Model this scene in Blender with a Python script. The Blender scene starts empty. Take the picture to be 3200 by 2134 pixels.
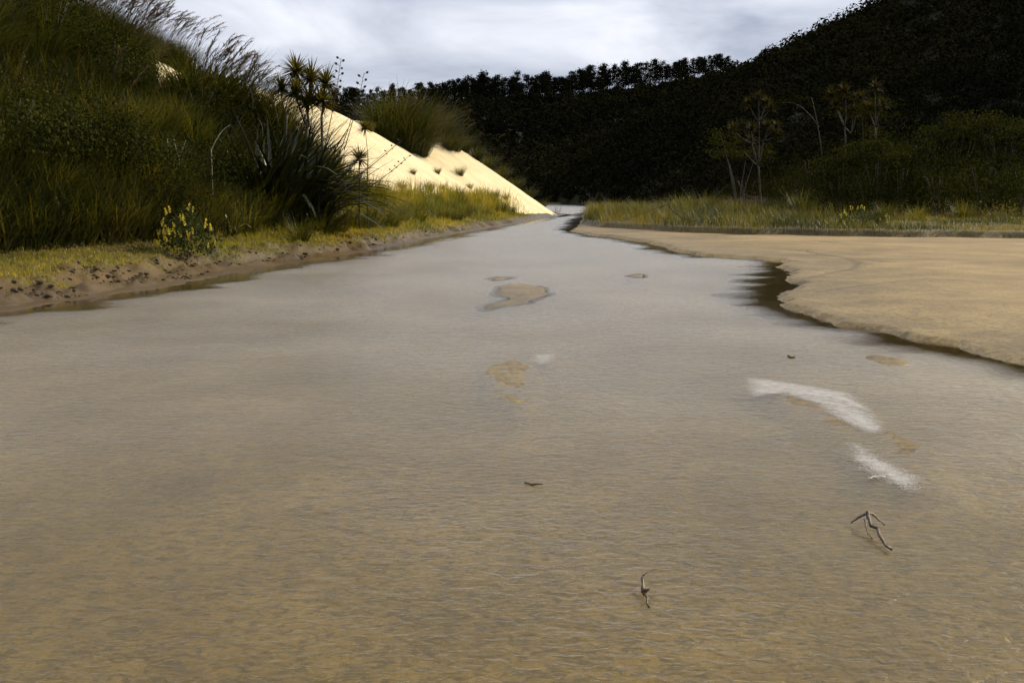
import bpy, math, random
import numpy as np
from mathutils import Vector

# ------------------------------------------------------------------ camera, sky, sun, exposure
sc = bpy.context.scene
COL = sc.collection
R = math.radians
FPX, CX, CY, HZ, CAMH = 3400.0, 1600.0, 1067.0, 600.0, 1.6
PITCH = math.atan((CY - HZ) / FPX)

cam = bpy.data.cameras.new("camera")
cam.lens = 36.0 * FPX / 3200.0
cam.sensor_width = 36.0
cam.clip_start = 0.05
cam.clip_end = 6000.0
cam_o = bpy.data.objects.new("camera", cam)
COL.objects.link(cam_o)
cam_o.location = (0, 0, CAMH)
cam_o.rotation_euler = (R(90) - PITCH, 0, 0)
sc.camera = cam_o

SUN_AZ, SUN_EL = R(57), R(34)          # azimuth measured from +Y (view direction) towards +X
sun = bpy.data.lights.new("sun", 'SUN')
sun.energy = 4.8
sun.angle = R(0.6)
sun.color = (1.0, 0.88, 0.66)
sun_o = bpy.data.objects.new("sun", sun)
COL.objects.link(sun_o)
sd = Vector((math.cos(SUN_EL) * math.sin(SUN_AZ), math.cos(SUN_EL) * math.cos(SUN_AZ), math.sin(SUN_EL)))
sun_o.rotation_euler = sd.to_track_quat('Z', 'Y').to_euler()
sun_o.location = (60, 60, 80)

world = bpy.data.worlds.new("World")
sc.world = world
world.use_nodes = True
wn, wl = world.node_tree.nodes, world.node_tree.links
wn.clear()
w_out = wn.new('ShaderNodeOutputWorld')
sky = wn.new('ShaderNodeTexSky')
sky.sky_type = 'NISHITA'
sky.sun_disc = False
sky.sun_elevation = SUN_EL
sky.sun_rotation = SUN_AZ
bg_sky = wn.new('ShaderNodeBackground'); bg_sky.inputs['Strength'].default_value = 0.08
wl.new(sky.outputs[0], bg_sky.inputs['Color'])
tc = wn.new('ShaderNodeTexCoord')
sep = wn.new('ShaderNodeSeparateXYZ'); wl.new(tc.outputs['Generated'], sep.inputs[0])
zz = wn.new('ShaderNodeMath'); zz.operation = 'MAXIMUM'; zz.inputs[1].default_value = 0.0
wl.new(sep.outputs['Z'], zz.inputs[0])
za = wn.new('ShaderNodeMath'); za.operation = 'ADD'; za.inputs[1].default_value = 0.16
wl.new(zz.outputs[0], za.inputs[0])
dx = wn.new('ShaderNodeMath'); dx.operation = 'DIVIDE'; wl.new(sep.outputs['X'], dx.inputs[0]); wl.new(za.outputs[0], dx.inputs[1])
dy = wn.new('ShaderNodeMath'); dy.operation = 'DIVIDE'; wl.new(sep.outputs['Y'], dy.inputs[0]); wl.new(za.outputs[0], dy.inputs[1])
cmb = wn.new('ShaderNodeCombineXYZ'); wl.new(dx.outputs[0], cmb.inputs[0]); wl.new(dy.outputs[0], cmb.inputs[1])
cmb.inputs[2].default_value = 3.7
n1 = wn.new('ShaderNodeTexNoise'); n1.inputs['Scale'].default_value = 0.95; n1.inputs['Detail'].default_value = 7.0
n1.inputs['Roughness'].default_value = 0.52; n1.inputs['Distortion'].default_value = 0.6
wl.new(cmb.outputs[0], n1.inputs['Vector'])
ramp = wn.new('ShaderNodeValToRGB')
ramp.color_ramp.elements[0].position = 0.36; ramp.color_ramp.elements[0].color = (0.33, 0.375, 0.49, 1)
ramp.color_ramp.elements[1].position = 0.61; ramp.color_ramp.elements[1].color = (0.90, 0.92, 1.0, 1)
wl.new(n1.outputs[0], ramp.inputs[0])
bg_cloud = wn.new('ShaderNodeBackground'); bg_cloud.inputs['Strength'].default_value = 1.05
wl.new(ramp.outputs[0], bg_cloud.inputs['Color'])
mixw = wn.new('ShaderNodeMixShader')
mixw.inputs[0].default_value = 0.9
wl.new(bg_sky.outputs[0], mixw.inputs[1]); wl.new(bg_cloud.outputs[0], mixw.inputs[2])
wl.new(mixw.outputs[0], w_out.inputs[0])

vs = sc.view_settings
vs.view_transform = 'Standard'
vs.look = 'None'
vs.exposure = 0.1
vs.gamma = 1.0
vs.use_curve_mapping = False
sc.cycles.max_bounces = 5
sc.cycles.caustics_reflective = False
sc.cycles.caustics_refractive = False
sc.cycles.adaptive_threshold = 0.04
sc.cycles.transparent_max_bounces = 8
sc.cycles.use_denoising = True

# ------------------------------------------------------------------ small tools
rng = np.random.default_rng(11)
random.seed(5)


def pix_ground(px, py, z=0.0):
    """world x, y where the photograph's pixel meets the level z"""
    u, v = (px - CX) / FPX, -(py - CY) / FPX
    c, s = math.cos(PITCH), math.sin(PITCH)
    d = (u, c + v * s, -s + v * c)
    t = (z - CAMH) / d[2]
    return (t * d[0], t * d[1])


def pix_at(px, py, Y):
    """world point of a pixel at depth Y"""
    u, v = (px - CX) / FPX, -(py - CY) / FPX
    c, s = math.cos(PITCH), math.sin(PITCH)
    d = (u, c + v * s, -s + v * c)
    t = Y / d[1]
    return Vector((t * d[0], Y, CAMH + t * d[2]))


def _hash(ix, iy, seed):
    h = (ix.astype(np.int64) * 374761393 + iy.astype(np.int64) * 668265263 + seed * 982451653) & 0x7fffffff
    h = ((h ^ (h >> 13)) * 1274126177) & 0x7fffffff
    return ((h ^ (h >> 16)) & 0xffff) / 65535.0


def vnoise(x, y, seed=0):
    x = np.asarray(x, float); y = np.asarray(y, float)
    ix, iy = np.floor(x), np.floor(y)
    fx, fy = x - ix, y - iy
    fx = fx * fx * (3 - 2 * fx); fy = fy * fy * (3 - 2 * fy)
    a, b = _hash(ix, iy, seed), _hash(ix + 1, iy, seed)
    c, d = _hash(ix, iy + 1, seed), _hash(ix + 1, iy + 1, seed)
    return (a + (b - a) * fx) * (1 - fy) + (c + (d - c) * fx) * fy - 0.5


def fbm(x, y, seed=0, octv=4, gain=0.5):
    t, a = 0.0, 1.0
    for o in range(octv):
        t = t + a * vnoise(x * 2 ** o + 17.3 * o, y * 2 ** o - 9.1 * o, seed + o)
        a *= gain
    return t


def sstep(a, b, x):
    t = np.clip((x - a) / (b - a), 0, 1)
    return t * t * (3 - 2 * t)


def poly_dist(P, x, y, closed=True):
    """distance of points to a polyline and whether they lie inside it"""
    P = np.asarray(P, float)
    n = len(P)
    d = np.full(x.shape, 1e9)
    ins = np.zeros(x.shape, bool)
    for i in range(n if closed else n - 1):
        ax, ay = P[i]; bx, by = P[(i + 1) % n]
        ex, ey = bx - ax, by - ay
        L2 = ex * ex + ey * ey + 1e-12
        t = np.clip(((x - ax) * ex + (y - ay) * ey) / L2, 0, 1)
        d = np.minimum(d, (x - ax - t * ex) ** 2 + (y - ay - t * ey) ** 2)
        if closed:
            c = ((ay > y) != (by > y)) & (x < (bx - ax) * (y - ay) / (by - ay + 1e-15) + ax)
            ins ^= c
    return np.sqrt(d), ins


def mesh_np(name, V, quads=None, tris=None, attrs=None, smooth=False):
    me = bpy.data.meshes.new(name)
    V = np.asarray(V, np.float32)
    me.vertices.add(len(V))
    me.vertices.foreach_set('co', V.ravel())
    q = np.zeros((0, 4), np.int32) if quads is None else np.asarray(quads, np.int32).reshape(-1, 4)
    t = np.zeros((0, 3), np.int32) if tris is None else np.asarray(tris, np.int32).reshape(-1, 3)
    loops = np.concatenate([q.ravel(), t.ravel()])
    starts = np.concatenate([np.arange(len(q)) * 4, len(q) * 4 + np.arange(len(t)) * 3]).astype(np.int32)
    me.loops.add(len(loops))
    me.loops.foreach_set('vertex_index', loops.astype(np.int32))
    me.polygons.add(len(starts))
    me.polygons.foreach_set('loop_start', starts)
    if smooth:
        me.polygons.foreach_set('use_smooth', np.ones(len(starts), bool))
    for k, a in (attrs or {}).items():
        at = me.attributes.new(k, 'FLOAT', 'POINT')
        at.data.foreach_set('value', np.asarray(a, np.float32))
    me.update(calc_edges=True)
    me.validate()
    return me


def obj(name, me, mat=None, parent=None, loc=None, rot=None, scale=None):
    o = bpy.data.objects.new(name, me)
    COL.objects.link(o)
    if mat is not None and me is not None and len(me.materials) == 0:
        me.materials.append(mat)
    if parent is not None:
        o.parent = parent
    if loc is not None:
        o.location = loc
    if rot is not None:
        o.rotation_euler = rot
    if scale is not None:
        o.scale = (scale,) * 3 if isinstance(scale, (int, float)) else scale
    return o


def tag(o, label=None, cat=None, group=None, kind=None):
    if label: o['label'] = label
    if cat: o['category'] = cat
    if group: o['group'] = group
    if kind or cat: o['kind'] = kind or 'thing'
    return o


def empty(name, loc, rz=0.0, scale=1.0):
    e = bpy.data.objects.new(name, None)
    COL.objects.link(e)
    e.location = loc
    e.rotation_euler = (0, 0, rz)
    e.scale = (scale,) * 3
    e.empty_display_size = 0.1
    return e


class Geo:
    """collects numpy pieces into one mesh"""
    def __init__(self):
        self.V, self.Q, self.T, self.A, self.n = [], [], [], [], 0

    def add(self, V, quads=None, tris=None, tint=None):
        V = np.asarray(V, float)
        if quads is not None: self.Q.append(np.asarray(quads) + self.n)
        if tris is not None: self.T.append(np.asarray(tris) + self.n)
        self.V.append(V)
        self.A.append(np.full(len(V), 0.5) if tint is None else np.broadcast_to(np.asarray(tint, float), (len(V),)))
        self.n += len(V)

    def mesh(self, name, smooth=False):
        return mesh_np(name, np.concatenate(self.V), np.concatenate(self.Q) if self.Q else None,
                       np.concatenate(self.T) if self.T else None, {'tint': np.concatenate(self.A)}, smooth)


def blades(base, az, L, W, a0, a1, segs=3, tint=None, fold=0.0, tipw=0.06, roll=0.0):
    """ribbon leaves: base (N,3), heading az, length L, width W, lean from vertical a0 at the foot to a1 at the tip"""
    base = np.asarray(base, float)
    N = len(base)
    b = lambda a: np.broadcast_to(np.asarray(a, float), (N,))
    az, L, W, a0, a1 = b(az), b(L), b(W), b(a0), b(a1)
    hx, hy = np.sin(az), np.cos(az)
    sx, sy = np.cos(az + roll), -np.sin(az + roll)
    P = base.copy()
    V = np.zeros((N, segs + 1, 2, 3))
    for k in range(segs + 1):
        t = k / segs
        w = W * 0.5 * (max(tipw, 1 - t ** 2.2) * (0.7 + 0.6 * min(1, t * 3) - 0.3 * t))
        V[:, k, 0, :] = P - np.stack([sx * w, sy * w, 0 * w], 1)
        V[:, k, 1, :] = P + np.stack([sx * w, sy * w, 0 * w], 1)
        if k < segs:
            a = a0 + (a1 - a0) * ((k + 0.5) / segs)
            st = L / segs
            P = P + np.stack([hx * np.sin(a) * st, hy * np.sin(a) * st, np.cos(a) * st], 1)
    idx = np.arange(N * (segs + 1) * 2).reshape(N, segs + 1, 2)
    q = np.stack([idx[:, :-1, 0], idx[:, :-1, 1], idx[:, 1:, 1], idx[:, 1:, 0]], -1).reshape(-1, 4)
    if tint is None:
        tint = rng.random(N)
    tv = np.repeat(b(tint), (segs + 1) * 2)
    return V.reshape(-1, 3), q, tv


def tube(points, radii, sides=6, cap=True):
    P = np.asarray(points, float)
    n = len(P)
    T = np.gradient(P, axis=0)
    T /= np.linalg.norm(T, axis=1)[:, None] + 1e-9
    ref = np.array([0.31, 0.77, 0.12])
    A = np.cross(T, ref); A /= np.linalg.norm(A, axis=1)[:, None] + 1e-9
    B = np.cross(T, A)
    th = np.linspace(0, 2 * np.pi, sides, endpoint=False)
    r = np.broadcast_to(np.asarray(radii, float), (n,))
    V = P[:, None, :] + r[:, None, None] * (np.cos(th)[None, :, None] * A[:, None, :] + np.sin(th)[None, :, None] * B[:, None, :])
    idx = np.arange(n * sides).reshape(n, sides)
    nx = np.roll(idx, -1, axis=1)
    q = np.stack([idx[:-1], nx[:-1], nx[1:], idx[1:]], -1).reshape(-1, 4)
    V = V.reshape(-1, 3)
    tris = []
    if cap:
        V = np.concatenate([V, P[:1], P[-1:]])
        c0, c1 = n * sides, n * sides + 1
        tris = [(c0, idx[0, (i + 1) % sides], idx[0, i]) for i in range(sides)] + \
               [(c1, idx[-1, i], idx[-1, (i + 1) % sides]) for i in range(sides)]
    return V, q, np.array(tris) if cap else None


def bez(p0, p1, p2, n=8):
    t = np.linspace(0, 1, n)[:, None]
    p0, p1, p2 = map(lambda p: np.asarray(p, float), (p0, p1, p2))
    return (1 - t) ** 2 * p0 + 2 * t * (1 - t) * p1 + t ** 2 * p2


def leaf_cloud(C, size, g, tint=None, flat=0.0, nrm=None, jit=0.55):
    """small leaf-sized triangles at points C"""
    N = len(C)
    a = rng.normal(size=(N, 3)); a /= np.linalg.norm(a, axis=1)[:, None]
    b_ = rng.normal(size=(N, 3))
    if nrm is not None:
        nn = nrm + jit * rng.normal(size=(N, 3)); nn /= np.linalg.norm(nn, axis=1)[:, None] + 1e-9
        a = np.cross(nn, a); a /= np.linalg.norm(a, axis=1)[:, None] + 1e-9
        b_ = np.cross(nn, a)
    b_ -= a * (a * b_).sum(1)[:, None]
    b_ /= np.linalg.norm(b_, axis=1)[:, None] + 1e-9
    if flat:
        a[:, 2] *= flat; b_[:, 2] *= flat
    s = np.broadcast_to(np.asarray(size, float), (N,))[:, None] * rng.uniform(0.6, 1.35, (N, 1))
    V = np.stack([C + a * s, C - a * s * 0.55 + b_ * s * 0.7, C - a * s * 0.55 - b_ * s * 0.7], 1).reshape(-1, 3)
    t = np.arange(3 * N).reshape(N, 3)
    tv = np.repeat(rng.random(N) if tint is None else np.broadcast_to(tint, (N,)), 3)
    g.add(V, tris=t, tint=tv)


# ------------------------------------------------------------------ materials
def new_mat(name):
    m = bpy.data.materials.new(name)
    m.use_nodes = True
    n = m.node_tree.nodes
    n.clear()
    return m, n, m.node_tree.links


def nd(n, t, **kw):
    x = n.new(t)
    for k, v in kw.items():
        setattr(x, k, v)
    return x


def leaf_mat(name, cols, trans=0.35, rough=0.45, spec=0.4, objvar=0.25, tcol=None):
    m, n, l = new_mat(name)
    out = nd(n, 'ShaderNodeOutputMaterial')
    at = nd(n, 'ShaderNodeAttribute'); at.attribute_name = 'tint'
    rp = nd(n, 'ShaderNodeValToRGB')
    els = rp.color_ramp.elements
    for i, c in enumerate(cols):
        e = els[i] if i < 2 else els.new(1.0)
        e.position = i / (len(cols) - 1) if len(cols) > 1 else 0
        e.color = (*c, 1)
    for i, c in enumerate(cols):
        els[i].position = i / (len(cols) - 1)
        els[i].color = (*c, 1)
    l.new(at.outputs['Fac'], rp.inputs[0])
    oi = nd(n, 'ShaderNodeObjectInfo')
    hs = nd(n, 'ShaderNodeHueSaturation')
    mr = nd(n, 'ShaderNodeMapRange')
    mr.inputs[3].default_value = 1 - objvar; mr.inputs[4].default_value = 1 + objvar
    l.new(oi.outputs['Random'], mr.inputs[0]); l.new(mr.outputs[0], hs.inputs['Value'])
    l.new(rp.outputs[0], hs.inputs['Color'])
    p = nd(n, 'ShaderNodeBsdfPrincipled')
    l.new(hs.outputs[0], p.inputs['Base Color'])
    p.inputs['Roughness'].default_value = rough
    p.inputs['Specular IOR Level'].default_value = spec
    if trans > 0:
        tr = nd(n, 'ShaderNodeBsdfTranslucent')
        mx = nd(n, 'ShaderNodeMix', data_type='RGBA'); mx.blend_type = 'MULTIPLY'; mx.inputs[0].default_value = 1.0
        l.new(hs.outputs[0], mx.inputs[6]); mx.inputs[7].default_value = (*(tcol or (1.5, 1.35, 0.5)), 1)
        l.new(mx.outputs[2], tr.inputs[0])
        ms = nd(n, 'ShaderNodeMixShader'); ms.inputs[0].default_value = trans
        l.new(p.outputs[0], ms.inputs[1]); l.new(tr.outputs[0], ms.inputs[2])
        l.new(ms.outputs[0], out.inputs[0])
    else:
        l.new(p.outputs[0], out.inputs[0])
    return m


def bark_mat(name, c0, c1, rough=0.85, scale=9):
    m, n, l = new_mat(name)
    out = nd(n, 'ShaderNodeOutputMaterial'); p = nd(n, 'ShaderNodeBsdfPrincipled')
    t = nd(n, 'ShaderNodeTexCoord'); no = nd(n, 'ShaderNodeTexNoise')
    no.inputs['Scale'].default_value = scale; no.inputs['Detail'].default_value = 5
    l.new(t.outputs['Object'], no.inputs['Vector'])
    rp = nd(n, 'ShaderNodeValToRGB')
    rp.color_ramp.elements[0].position = 0.35; rp.color_ramp.elements[0].color = (*c0, 1)
    rp.color_ramp.elements[1].position = 0.65; rp.color_ramp.elements[1].color = (*c1, 1)
    l.new(no.outputs[0], rp.inputs[0]); l.new(rp.outputs[0], p.inputs['Base Color'])
    p.inputs['Roughness'].default_value = rough
    bm = nd(n, 'ShaderNodeBump'); bm.inputs['Strength'].default_value = 0.5; bm.inputs['Distance'].default_value = 0.02
    l.new(no.outputs[0], bm.inputs['Height']); l.new(bm.outputs[0], p.inputs['Normal'])
    l.new(p.outputs[0], out.inputs[0])
    return m


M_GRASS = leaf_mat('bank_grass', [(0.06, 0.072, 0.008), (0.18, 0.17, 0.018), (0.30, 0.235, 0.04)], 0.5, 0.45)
M_MEADOW = leaf_mat('meadow_grass', [(0.030, 0.038, 0.006), (0.105, 0.102, 0.013), (0.19, 0.155, 0.028)], 0.42, 0.5)
M_TUSSOCK = leaf_mat('tussock_leaf', [(0.025, 0.033, 0.006), (0.085, 0.09, 0.013), (0.19, 0.155, 0.034)], 0.42, 0.55, 0.2)
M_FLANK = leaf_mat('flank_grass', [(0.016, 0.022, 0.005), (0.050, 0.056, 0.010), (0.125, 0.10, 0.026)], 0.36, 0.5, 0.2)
M_TOETOE = leaf_mat('toetoe_leaf', [(0.020, 0.028, 0.006), (0.052, 0.062, 0.011), (0.105, 0.088, 0.024)], 0.32, 0.5, 0.2)
M_PLUME = leaf_mat('toetoe_plume', [(0.10, 0.065, 0.035), (0.17, 0.12, 0.065)], 0.3, 0.8, 0.1, tcol=(1.1, 1.0, 0.8))
M_FLAX = leaf_mat('flax_leaf', [(0.007, 0.011, 0.005), (0.016, 0.022, 0.008), (0.035, 0.038, 0.012)], 0.08, 0.38, 0.3)
M_SEDGE = leaf_mat('sedge_leaf', [(0.04, 0.05, 0.012), (0.10, 0.105, 0.03), (0.16, 0.15, 0.06)], 0.3, 0.25, 0.8)
M_CABB = leaf_mat('cabbage_leaf', [(0.03, 0.03, 0.006), (0.075, 0.068, 0.010), (0.14, 0.115, 0.02)], 0.36, 0.5, 0.2)
M_CABBD = leaf_mat('dull_cabbage_leaf', [(0.016, 0.017, 0.005), (0.036, 0.034, 0.007), (0.075, 0.062, 0.012)], 0.25, 0.7, 0.08)
M_BUSH = leaf_mat('bush_leaf', [(0.008, 0.011, 0.004), (0.02, 0.024, 0.006), (0.048, 0.046, 0.009)], 0.15, 0.9, 0.0, 0.4)
M_RUST = leaf_mat('rusty_leaf', [(0.022, 0.012, 0.006), (0.05, 0.028, 0.014), (0.09, 0.05, 0.022)], 0.15, 0.6, 0.2)
M_CANOPY = leaf_mat('hill_canopy', [(0.004, 0.0045, 0.0025), (0.007, 0.0074, 0.0034), (0.012, 0.011, 0.0048)], 0.0, 0.9, 0.0)  # near-black leaf tone stands in for cloud shade on the hills
M_PINE = leaf_mat('pine_needles', [(0.007, 0.009, 0.005), (0.018, 0.018, 0.009)], 0.0, 0.9, 0.0, 0.2)
M_LUPIN = leaf_mat('lupin_leaf', [(0.018, 0.028, 0.008), (0.04, 0.055, 0.014), (0.065, 0.08, 0.018)], 0.25, 0.7, 0.08)
M_FLOWER = leaf_mat('lupin_flower', [(0.60, 0.46, 0.04), (0.8, 0.66, 0.12)], 0.3, 0.6, 0.2, 0.1, tcol=(1.0, 0.95, 0.5))
M_STALK = bark_mat('flax_stalk', (0.02, 0.015, 0.01), (0.05, 0.035, 0.02))
M_BARKP = bark_mat('pale_bark', (0.018, 0.015, 0.010), (0.055, 0.045, 0.03))
M_BARKD = bark_mat('dark_bark', (0.03, 0.024, 0.016), (0.075, 0.06, 0.04))
M_DEAD = bark_mat('dead_wood', (0.22, 0.18, 0.13), (0.45, 0.39, 0.30))
M_DRIFT = bark_mat('wet_driftwood', (0.03, 0.02, 0.012), (0.10, 0.065, 0.03), 0.45, 25)
M_BLEACH = bark_mat('bleached_wood', (0.55, 0.5, 0.4), (0.75, 0.7, 0.6), 0.6, 25)
M_CLOD = bark_mat('soil_clods', (0.03, 0.02, 0.008), (0.11, 0.075, 0.03), 0.95, 6)


def ground_material():
    m, n, l = new_mat('ground')
    out = nd(n, 'ShaderNodeOutputMaterial'); p = nd(n, 'ShaderNodeBsdfPrincipled')
    geo = nd(n, 'ShaderNodeNewGeometry')
    at = nd(n, 'ShaderNodeAttribute'); at.attribute_name = 'soil'
    aw = nd(n, 'ShaderNodeAttribute'); aw.attribute_name = 'wet'
    no = nd(n, 'ShaderNodeTexNoise'); no.inputs['Scale'].default_value = 1.3; no.inputs['Detail'].default_value = 3
    l.new(geo.outputs['Position'], no.inputs['Vector'])
    mp = nd(n, 'ShaderNodeMapping'); mp.inputs['Scale'].default_value = (3.2, 0.9, 1); mp.inputs['Rotation'].default_value = (0, 0, R(20))
    l.new(geo.outputs['Position'], mp.inputs[0])
    no2 = nd(n, 'ShaderNodeTexNoise'); no2.inputs['Scale'].default_value = 3.0; no2.inputs['Detail'].default_value = 5; no2.inputs['Roughness'].default_value = 0.65
    no2.inputs['Distortion'].default_value = 1.2
    l.new(mp.outputs[0], no2.inputs['Vector'])
    grain = nd(n, 'ShaderNodeTexNoise'); grain.inputs['Scale'].default_value = 55; grain.inputs['Detail'].default_value = 2
    l.new(geo.outputs['Position'], grain.inputs['Vector'])
    sand = nd(n, 'ShaderNodeValToRGB')
    sand.color_ramp.elements[0].position = 0.3; sand.color_ramp.elements[0].color = (0.18, 0.125, 0.058, 1)
    sand.color_ramp.elements[1].position = 0.7; sand.color_ramp.elements[1].color = (0.28, 0.20, 0.095, 1)
    mxn = nd(n, 'ShaderNodeMix', data_type='FLOAT'); mxn.inputs[0].default_value = 0.5
    l.new(no.outputs[0], mxn.inputs[2]); l.new(no2.outputs[0], mxn.inputs[3])
    l.new(mxn.outputs[0], sand.inputs[0])
    wetc = nd(n, 'ShaderNodeValToRGB')
    wetc.color_ramp.elements[0].position = 0.3; wetc.color_ramp.elements[0].color = (0.110, 0.074, 0.021, 1)
    wetc.color_ramp.elements[1].position = 0.7; wetc.color_ramp.elements[1].color = (0.305, 0.224, 0.076, 1)
    l.new(mxn.outputs[0], wetc.inputs[0])
    mpf = nd(n, 'ShaderNodeMapping'); mpf.inputs['Scale'].default_value = (1.0, 1.7, 1); mpf.inputs['Rotation'].default_value = (0, 0, R(-24))
    l.new(geo.outputs['Position'], mpf.inputs[0])
    fl = nd(n, 'ShaderNodeTexNoise'); fl.inputs['Scale'].default_value = 11; fl.inputs['Detail'].default_value = 4; fl.inputs['Distortion'].default_value = 1.4; fl.inputs['Roughness'].default_value = 0.6
    l.new(mpf.outputs[0], fl.inputs['Vector'])
    fr_ = nd(n, 'ShaderNodeValToRGB')
    fr_.color_ramp.elements[0].position = 0.40; fr_.color_ramp.elements[0].color = (0.32, 0.31, 0.30, 1)
    fr_.color_ramp.elements[1].position = 0.54; fr_.color_ramp.elements[1].color = (1.08, 1.06, 1.02, 1)
    l.new(fl.outputs[0], fr_.inputs[0])
    wf = nd(n, 'ShaderNodeMix', data_type='RGBA'); wf.blend_type = 'MULTIPLY'; wf.inputs[0].default_value = 1.0
    l.new(wetc.outputs[0], wf.inputs[6]); l.new(fr_.outputs[0], wf.inputs[7])
    m1 = nd(n, 'ShaderNodeMix', data_type='RGBA')
    l.new(aw.outputs['Fac'], m1.inputs[0]); l.new(sand.outputs[0], m1.inputs[6]); l.new(wf.outputs[2], m1.inputs[7])
    soil = nd(n, 'ShaderNodeValToRGB')
    soil.color_ramp.elements[0].position = 0.35; soil.color_ramp.elements[0].color = (0.045, 0.032, 0.012, 1)
    soil.color_ramp.elements[1].position = 0.65; soil.color_ramp.elements[1].color = (0.12, 0.095, 0.03, 1)
    l.new(no2.outputs[0], soil.inputs[0])
    am = nd(n, 'ShaderNodeAttribute'); am.attribute_name = 'mud_shade'
    mm = nd(n, 'ShaderNodeMix', data_type='RGBA'); mm.inputs[7].default_value = (0.070, 0.042, 0.012, 1)
    l.new(am.outputs['Fac'], mm.inputs[0]); l.new(m1.outputs[2], mm.inputs[6])
    m2 = nd(n, 'ShaderNodeMix', data_type='RGBA')
    l.new(at.outputs['Fac'], m2.inputs[0]); l.new(mm.outputs[2], m2.inputs[6]); l.new(soil.outputs[0], m2.inputs[7])
    gr = nd(n, 'ShaderNodeMapRange'); gr.inputs[3].default_value = 0.82; gr.inputs[4].default_value = 1.18
    gr.inputs[1].default_value = 0.3; gr.inputs[2].default_value = 0.7
    l.new(grain.outputs[0], gr.inputs[0])
    big = nd(n, 'ShaderNodeTexNoise'); big.inputs['Scale'].default_value = 0.35; big.inputs['Detail'].default_value = 4; big.inputs['Distortion'].default_value = 0.8
    l.new(geo.outputs['Position'], big.inputs['Vector'])
    bg = nd(n, 'ShaderNodeMapRange'); bg.inputs[1].default_value = 0.3; bg.inputs[2].default_value = 0.7; bg.inputs[3].default_value = 0.72; bg.inputs[4].default_value = 1.22
    l.new(big.outputs[0], bg.inputs[0])
    gg = nd(n, 'ShaderNodeMath', operation='MULTIPLY'); l.new(gr.outputs[0], gg.inputs[0]); l.new(bg.outputs[0], gg.inputs[1])
    p.inputs['Specular IOR Level'].default_value = 0.25
    hs = nd(n, 'ShaderNodeHueSaturation'); l.new(gg.outputs[0], hs.inputs['Value']); l.new(m2.outputs[2], hs.inputs['Color'])
    l.new(hs.outputs[0], p.inputs['Base Color'])
    rr = nd(n, 'ShaderNodeMapRange'); rr.inputs[3].default_value = 0.85; rr.inputs[4].default_value = 0.38
    l.new(aw.outputs['Fac'], rr.inputs[0]); l.new(rr.outputs[0], p.inputs['Roughness'])
    b1 = nd(n, 'ShaderNodeBump'); b1.inputs['Strength'].default_value = 0.4; b1.inputs['Distance'].default_value = 0.02
    l.new(no2.outputs[0], b1.inputs['Height'])
    b2 = nd(n, 'ShaderNodeBump'); b2.inputs['Strength'].default_value = 0.25; b2.inputs['Distance'].default_value = 0.006
    l.new(grain.outputs[0], b2.inputs['Height']); l.new(b1.outputs[0], b2.inputs['Normal'])
    l.new(b2.outputs[0], p.inputs['Normal'])
    l.new(p.outputs[0], out.inputs[0])
    return m


def dune_material():
    m, n, l = new_mat('dune_sand')
    out = nd(n, 'ShaderNodeOutputMaterial'); p = nd(n, 'ShaderNodeBsdfPrincipled')
    geo = nd(n, 'ShaderNodeNewGeometry')
    no = nd(n, 'ShaderNodeTexNoise'); no.inputs['Scale'].default_value = 0.8; no.inputs['Detail'].default_value = 8
    l.new(geo.outputs['Position'], no.inputs['Vector'])
    gr = nd(n, 'ShaderNodeTexNoise'); gr.inputs['Scale'].default_value = 12; gr.inputs['Detail'].default_value = 6
    l.new(geo.outputs['Position'], gr.inputs['Vector'])
    rp = nd(n, 'ShaderNodeValToRGB')
    rp.color_ramp.elements[0].position = 0.3; rp.color_ramp.elements[0].color = (0.63, 0.52, 0.31, 1)
    rp.color_ramp.elements[1].position = 0.7; rp.color_ramp.elements[1].color = (0.75, 0.64, 0.41, 1)
    l.new(no.outputs[0], rp.inputs[0])
    av = nd(n, 'ShaderNodeAttribute'); av.attribute_name = 'veg'
    mv = nd(n, 'ShaderNodeMix', data_type='RGBA'); mv.inputs[7].default_value = (0.055, 0.042, 0.016, 1)
    l.new(av.outputs['Fac'], mv.inputs[0]); l.new(rp.outputs[0], mv.inputs[6])
    l.new(mv.outputs[2], p.inputs['Base Color']); p.inputs['Roughness'].default_value = 0.95
    p.inputs['Specular IOR Level'].default_value = 0.1
    b1 = nd(n, 'ShaderNodeBump'); b1.inputs['Strength'].default_value = 0.7; b1.inputs['Distance'].default_value = 0.10
    l.new(gr.outputs[0], b1.inputs['Height']); l.new(b1.outputs[0], p.inputs['Normal'])
    l.new(p.outputs[0], out.inputs[0])
    return m


def hill_material():
    m, n, l = new_mat('hill_soil')
    out = nd(n, 'ShaderNodeOutputMaterial'); p = nd(n, 'ShaderNodeBsdfPrincipled')
    geo = nd(n, 'ShaderNodeNewGeometry')
    no = nd(n, 'ShaderNodeTexNoise'); no.inputs['Scale'].default_value = 0.3; no.inputs['Detail'].default_value = 8
    l.new(geo.outputs['Position'], no.inputs['Vector'])
    rp = nd(n, 'ShaderNodeValToRGB')
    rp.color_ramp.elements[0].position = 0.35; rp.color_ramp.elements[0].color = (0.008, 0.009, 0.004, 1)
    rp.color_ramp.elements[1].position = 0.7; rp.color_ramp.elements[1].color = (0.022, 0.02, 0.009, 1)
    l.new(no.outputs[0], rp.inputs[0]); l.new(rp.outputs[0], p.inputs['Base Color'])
    p.inputs['Roughness'].default_value = 0.95; p.inputs['Specular IOR Level'].default_value = 0.1
    l.new(p.outputs[0], out.inputs[0])
    return m


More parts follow.
